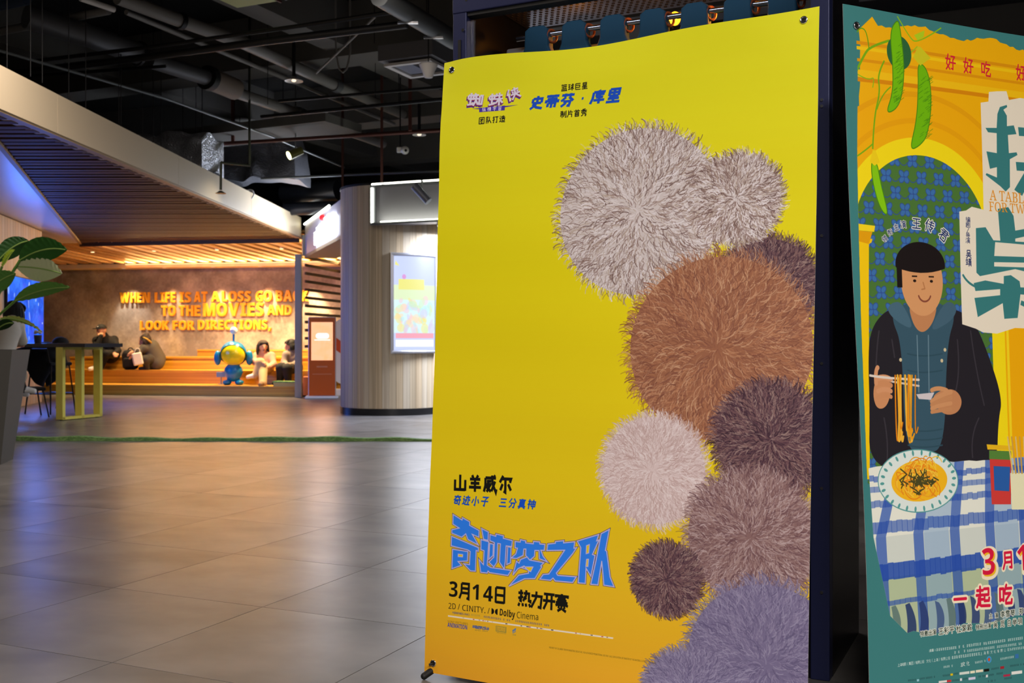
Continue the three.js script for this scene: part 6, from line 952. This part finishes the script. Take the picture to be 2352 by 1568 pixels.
    P([[2290, 480], [2314, 476], [2326, 496], [2330, 530], [2362, 524], [2366, 540], [2330, 548], [2330, 560], [2296, 556]], T); P([[2240, 524], [2262, 522], [2280, 552], [2420, 560], [2420, 640], [2330, 618], [2250, 634], [2242, 626]], T); P([[2284, 556], [2400, 566], [2400, 592], [2282, 588]], '#f3ead6'); P([[2282, 602], [2400, 604], [2400, 616], [2282, 612]], '#f3ead6'); S([[2212, 632], [2222, 650], [2240, 658]], 7, T); P([[2236, 650], [2262, 644], [2304, 652], [2304, 634], [2320, 632], [2340, 646], [2342, 660], [2440, 664], [2440, 684], [2342, 676], [2336, 730], [2306, 732], [2302, 696], [2246, 728], [2238, 684], [2296, 678], [2296, 664], [2240, 668]], T); P([[2344, 690], [2420, 720], [2410, 734], [2342, 700]], T);
    const o = '#ee9a28'; b.latin('A TABLE', 2271, 448, 2364, 458, 24, o, 'serif'); b.latin('FOR TWO', 2269, 474, 2368, 482, 22, o, 'serif');
    '编剧/导演'.split('').forEach((ch, i) => { const [x, y] = at(2222, 504 + i * 12); b.glyph(ch, x - 9, y - 8, 18, 17, 9, '#243064'); }); '吴靖'.split('').forEach((ch, i) => { const [x, y] = at(2224, 583 + i * 19); b.glyph(ch, x - 12, y - 12, 24, 26, 10, '#243064'); }); }
  // red words on the cornice, arch credits, lower words
  b.line('好好吃', 2182, 141, 2264, 157, 36, 10, '#d8203c', { aspect: 0.8, cap: 'round' }); b.line('好好', 2346, 165, 2392, 172, 36, 10, '#d8203c', { aspect: 0.8, cap: 'round' });
  [['领', 2034, 548, 15, -0.7], ['衔', 2046, 533, 15, -0.5], ['主', 2060, 522, 16, -0.3], ['演', 2076, 515, 17, -0.1], ['王', 2106, 513, 27, 0.05], ['传', 2136, 518, 28, 0.3], ['君', 2168, 540, 28, 0.6]].forEach(([ch, x, y, h, r]) => { const [a, q] = at(x, y), hh = at(x, y + h)[1] - q; b.glyph(ch, a - hh / 2, q - hh / 2, hh * 0.95, hh, 10, '#26386e', { outline: '#f4f0e0', outlineWidth: 8, rot: r, cap: 'round' }); });
  const red = '#e01a44', rim = '#fdf0d0';
  for (const [dx, col, ol] of [[5, '#f8c028', rim], [0, red, null]]) { const [x, y] = at(2272, 1290); c.font = 'bold 105px sans-serif'; c.textAlign = 'center'; c.textBaseline = 'middle'; if (ol) { c.lineWidth = 20; c.lineJoin = 'round'; c.strokeStyle = ol; c.strokeText('3', x + dx, y + dx); } c.fillStyle = col; c.fillText('3', x + dx, y + dx); const [x2, y2] = at(2352, 1281); if (ol) { c.strokeStyle = ol; c.strokeText('1', x2 + dx, y2 + dx); } c.fillStyle = col; c.fillText('1', x2 + dx, y2 + dx); }
  b.line('月', 2317, 1286, 2318, 1286, 38, 14, red, { outline: rim, outlineWidth: 11, cap: 'round', flat: true });
  b.line('一起吃，', 2205, 1374, 2362, 1362, 46, 14, red, { outline: rim, outlineWidth: 11, cap: 'round', aspect: 0.9 });
  const sm = { outline: '#f2f2e4', outlineWidth: 11, cap: 'round' }, ink = '#20342c';
  b.line('主演', 2276, 1414.5, 2289, 1412.5, 11, 9, ink, sm); b.line('李雪琴', 2304, 1410, 2327, 1407, 14, 9, ink, sm); b.line('郑', 2347, 1404, 2348, 1404, 14, 9, ink, sm); b.line('特邀出演', 2116, 1454.5, 2144, 1450.5, 12, 9, ink, sm); b.line('王彩平', 2160, 1449, 2185, 1445, 15, 9, ink, sm); b.line('杜家毅', 2201, 1443.5, 2226, 1440, 15, 9, ink, sm); b.line('特别出演', 2245, 1440, 2272, 1436, 11.5, 9, ink, sm); b.line('吴', 2287, 1434, 2288, 1434, 14, 9, ink, sm); b.line('觅', 2303, 1432, 2304, 1432, 14, 9, ink, sm); b.line('白举纲', 2319, 1430, 2344, 1426.5, 14, 9, ink, sm);
  const wh = '#eef4ee';
  for (const [x0, y0, x1, y1, h] of [[2134, 1493, 2196, 1486, 6.5], [2200, 1485, 2230, 1481, 6.5], [2234, 1480, 2264, 1477, 6.5], [2268, 1476, 2350, 1465, 6.5], [2190, 1498, 2216, 1494, 6], [2220, 1494, 2345, 1478, 6], [2165, 1531, 2186, 1528, 5], [2238, 1521, 2262, 1517, 5], [2297, 1513, 2328, 1508, 5]]) b.fine(x0, y0, x1, y1, h, wh, 0.85);
  b.line('出品人', 2134, 1493, 2146, 1491.5, 6, 10, wh); b.line('上海电影(集团)有限公司', 2062, 1526, 2118, 1518.5, 7.5, 9, wh); b.line('文化(上海)有限公司', 2128, 1517, 2178, 1510.5, 7.5, 9, wh); b.line('上海影文化有限公司', 2253, 1500, 2316, 1491.5, 7.5, 9, wh); b.fine(2184, 1509.5, 2250, 1500.5, 7, wh, 0.85); b.fine(2320, 1491, 2352, 1487, 6, wh, 0.85); b.line('文化', 2212, 1524, 2222, 1522.5, 10, 10, wh); b.fine(2198, 1527, 2206, 1526, 9, wh, 0.85);
  const box = (x, y, w, h, col) => P([[x, y], [x + w, y - w * 0.12], [x + w, y + h - w * 0.12], [x, y + h]], col);
  [[2181, 1546, 6, 5, '#e8c818'], [2202, 1543, 23, 6, '#dfe8e0'], [2227, 1540, 11, 6, '#f4f0d0'], [2240, 1538, 17, 6, '#f2ead0'], [2259, 1536, 12, 6, '#1a1a14'], [2297, 1530, 9, 6, '#a82a34'], [2154, 1563, 19, 5, '#f0ece8'], [2173, 1561, 10, 5, '#d8303c'], [2203, 1557, 5, 6, '#e4e8ee'], [2223, 1555, 16, 6, '#dcd8f0'], [2263, 1549, 5, 6, '#f0eeee'], [2323, 1542, 25, 7, '#f2f2ec'], [2332, 1502, 8, 10, '#3a78b8'], [2104, 1559, 5, 5, '#9ad0e0'], [2304, 1549, 16, 5, '#b83050']].forEach((q) => box(...q));
  { const [x, y] = at(2271, 1514); c.lineWidth = 4; c.strokeStyle = '#4aa0e0'; c.beginPath(); c.arc(x, y, 8, 0, 7); c.stroke(); c.fillStyle = '#e85030'; c.beginPath(); c.arc(x, y, 4.5, 0, 7); c.fill(); }
  for (const [x0, y0, x1, y1] of [[2080, 1562, 2100, 1560], [2110, 1558, 2122, 1556], [2124, 1556, 2146, 1553], [2163, 1551, 2180, 1549], [2188, 1547, 2200, 1545], [2276, 1536, 2294, 1533], [2320, 1529, 2350, 1525], [2185, 1562, 2201, 1560], [2209, 1559, 2220, 1557], [2246, 1553, 2262, 1551], [2270, 1550, 2282, 1548], [2288, 1547, 2302, 1545], [2268, 1564, 2284, 1562], [2306, 1558, 2322, 1556]]) b.fine(x0, y0, x1, y1, 4.2, '#1c3c40', 0.8);
  const t = thing('banner_stand', 'tall teal edged orange film banner with a diner and noodles', 'banner', bl.clone().addScaledVector(E2, 0.6).setY(0));
  b.build(t, [[0.035, 0.972], [0.965, 0.972], [0.03, 0.016], [0.97, 0.016]], (u, v) => [0.003 * Math.sin(u * 6 + v * 7) + 0.006 * Math.sin(v * 5) * Math.exp(-u * 14), v > 0.9 ? (v - 0.9) * 10 * (-0.012 * Math.sin(Math.PI * u) * (1 - u)) : 0], 0.5);
}

// ---------------------------------------------------------------- navy glass cabinet behind the yellow banner
{
  const t = thing('display_cabinet', 'navy framed glass cabinet with teal cloths behind the yellow banner', 'cabinet', V(-0.222, 0, 3.9), -0.4635), Wc = 1.37, Dc = 0.62, Hg = 2.3;
  part('left_post', rbx(0.058, 2.5, 0.06, 0.004, 0.029, 1.25, -0.03), M.navy, t); part('right_post', rbx(0.06, 2.5, 0.06, 0.004, Wc - 0.03, 1.25, -0.03), M.navy, t);
  part('post_groove', bx(0.012, 1.9, 0.004, 0.03, 1.25, 0.001), M.black, t);
  part('top_beam', rbx(Wc, 0.22, 0.06, 0.004, Wc / 2, Hg + 0.11, -0.027), M.navy, t); part('beam_gasket', bx(Wc - 0.12, 0.014, 0.05, Wc / 2, Hg - 0.006, -0.03), M.black, t);
  part('right_side', bx(0.02, 2.5, Dc - 0.06, Wc - 0.01, 1.25, -Dc / 2 - 0.03), M.cabinetBlack, t); part('left_side', bx(0.02, 2.5, Dc - 0.06, 0.01, 1.25, -Dc / 2 - 0.03), M.cabinetBlack, t);
  part('back_panel', bx(Wc - 0.04, 2.3, 0.02, Wc / 2, 1.15, -Dc + 0.01), std(0x1e2a3c, 0.5), t); part('roof', bx(Wc, 0.03, Dc, Wc / 2, 2.51, -Dc / 2), M.cabinetBlack, t); part('plinth', bx(Wc - 0.02, 0.1, Dc - 0.02, Wc / 2, 0.05, -Dc / 2), M.cabinetBlack, t); part('lower_front', bx(Wc - 0.12, 0.9, 0.03, Wc / 2, 0.55, -0.04), M.cabinetBlack, t);
  part('glass_pane', bx(Wc - 0.12, 1.3, 0.005, Wc / 2, 1.65, -0.035), phys(0xffffff, 0.03, { transmission: 1, thickness: 0, ior: 1.45 }), t);
  const cl = part('perforated_ceiling', bx(Wc - 0.05, 0.008, Dc - 0.1, Wc / 2, 2.405, -Dc / 2 - 0.03), std(0x6f7078, 0.25, 0.85), t);
  { const g = new THREE.CylinderGeometry(0.0068, 0.0068, 0.002, 12), n = [], m4 = new THREE.Matrix4(); for (let j = 0; j < 19; j++) for (let i = 0; i < 50; i++) n.push(m4.clone().makeTranslation(0.04 + (i + (j & 1) * 0.5) * 0.0262, 2.4004, -0.1 - j * 0.0262)); const im = new THREE.InstancedMesh(g, M.black, n.length); im.name = 'perforations'; n.forEach((m, i) => im.setMatrixAt(i, m)); im.userData.kind = 'stuff'; t.add(im); }
  part('garment_rail', rod(new THREE.Vector3(0.12, 2.27, -0.3), new THREE.Vector3(Wc - 0.03, 2.27, -0.3), 0.011, 16), M.chrome, t);
  const clothM = new THREE.MeshStandardMaterial({ color: 0x175064, roughness: 0.75 });
  for (let i = 0; i < 7; i++) { // cloths looped over the rail, each widening below it, with an amber ring at the edge
    const x = 0.215 + i * 0.158, w = 0.042, sh = new THREE.Shape([[-w, 2.284], [-w * 0.6, 2.296], [w * 0.6, 2.296], [w, 2.284], [w * 1.06, 2.22], [w * 1.75, 2.15], [w * 1.85, 1.75], [-w * 1.85, 1.75], [-w * 1.75, 2.15], [-w * 1.06, 2.22]].map(([a, q]) => new THREE.Vector2(a, q)));
    part('teal_cloth', new THREE.ExtrudeGeometry(sh, { depth: 0.03, bevelEnabled: true, bevelSize: 0.008, bevelThickness: 0.012, bevelSegments: 3 }).translate(x, 0, -0.315), clothM, t);
    part('amber_ring', new THREE.TorusGeometry(0.024, 0.005, 8, 20).rotateY(Math.PI / 2 - 0.5).translate(x + 0.056, 2.262, -0.3), std(0xb4582c, 0.35), t);
  }
  part('unseen_strip_light', bx(Wc - 0.16, 0.01, 0.014, Wc / 2, 2.385, -0.085), M.glow(0xcfdcff, 1.2), t);  // unseen strip inside the cabinet, placed to light the teal cloths
  areaLight('unseen_cabinet_strip_light', t.localToWorld(new THREE.Vector3(Wc / 2, 2.375, -0.09)), t.localToWorld(new THREE.Vector3(Wc / 2, 2.0, -0.4)), Wc - 0.2, 0.03, 0xdfe6ff, LIGHT.cabinet * 3, t);
  for (const [x, z, s] of [[0.3, -0.5, 0.6], [0.72, -0.45, 0.7], [0.98, -0.42, 1.2]]) { part('amber_lamp', sph(0.022, x, 2.31, z, 1, 1.2, 1, 14), M.glow(0xff9a18, 3.2), t); const l = new THREE.PointLight(0xff9a30, 0.12 * s); l.name = 'amber_lamp_light'; l.position.set(x, 2.27, z + 0.03); l.castShadow = true; t.add(l); }
  part('shelf_box', rbx(0.16, 0.24, 0.16, 0.01, 0.13, 2.13, -0.42), std(0xcfc6b4, 0.6), t); part('shelf_tag', bx(0.06, 0.1, 0.004, 0.17, 2.17, -0.336), std(0xd9713a, 0.5), t);
  for (const [x, y] of [[0.06, 2.345], [0.045, 2.235]]) part('screw', cyl(0.006, 0.006, 0.003, 0, 0, 0, 12).rotateX(Math.PI / 2).translate(x, y, 0.001), M.chrome, t);
  for (const y of [1.84, 1.82, 1.41, 1.005, 0.61, 0.28]) part('screw', cyl(0.005, 0.005, 0.003, 0, 0, 0, 12).rotateX(Math.PI / 2).translate(Wc - 0.024, y, 0.001), M.chrome, t);
}
renderer.render(scene, camera);
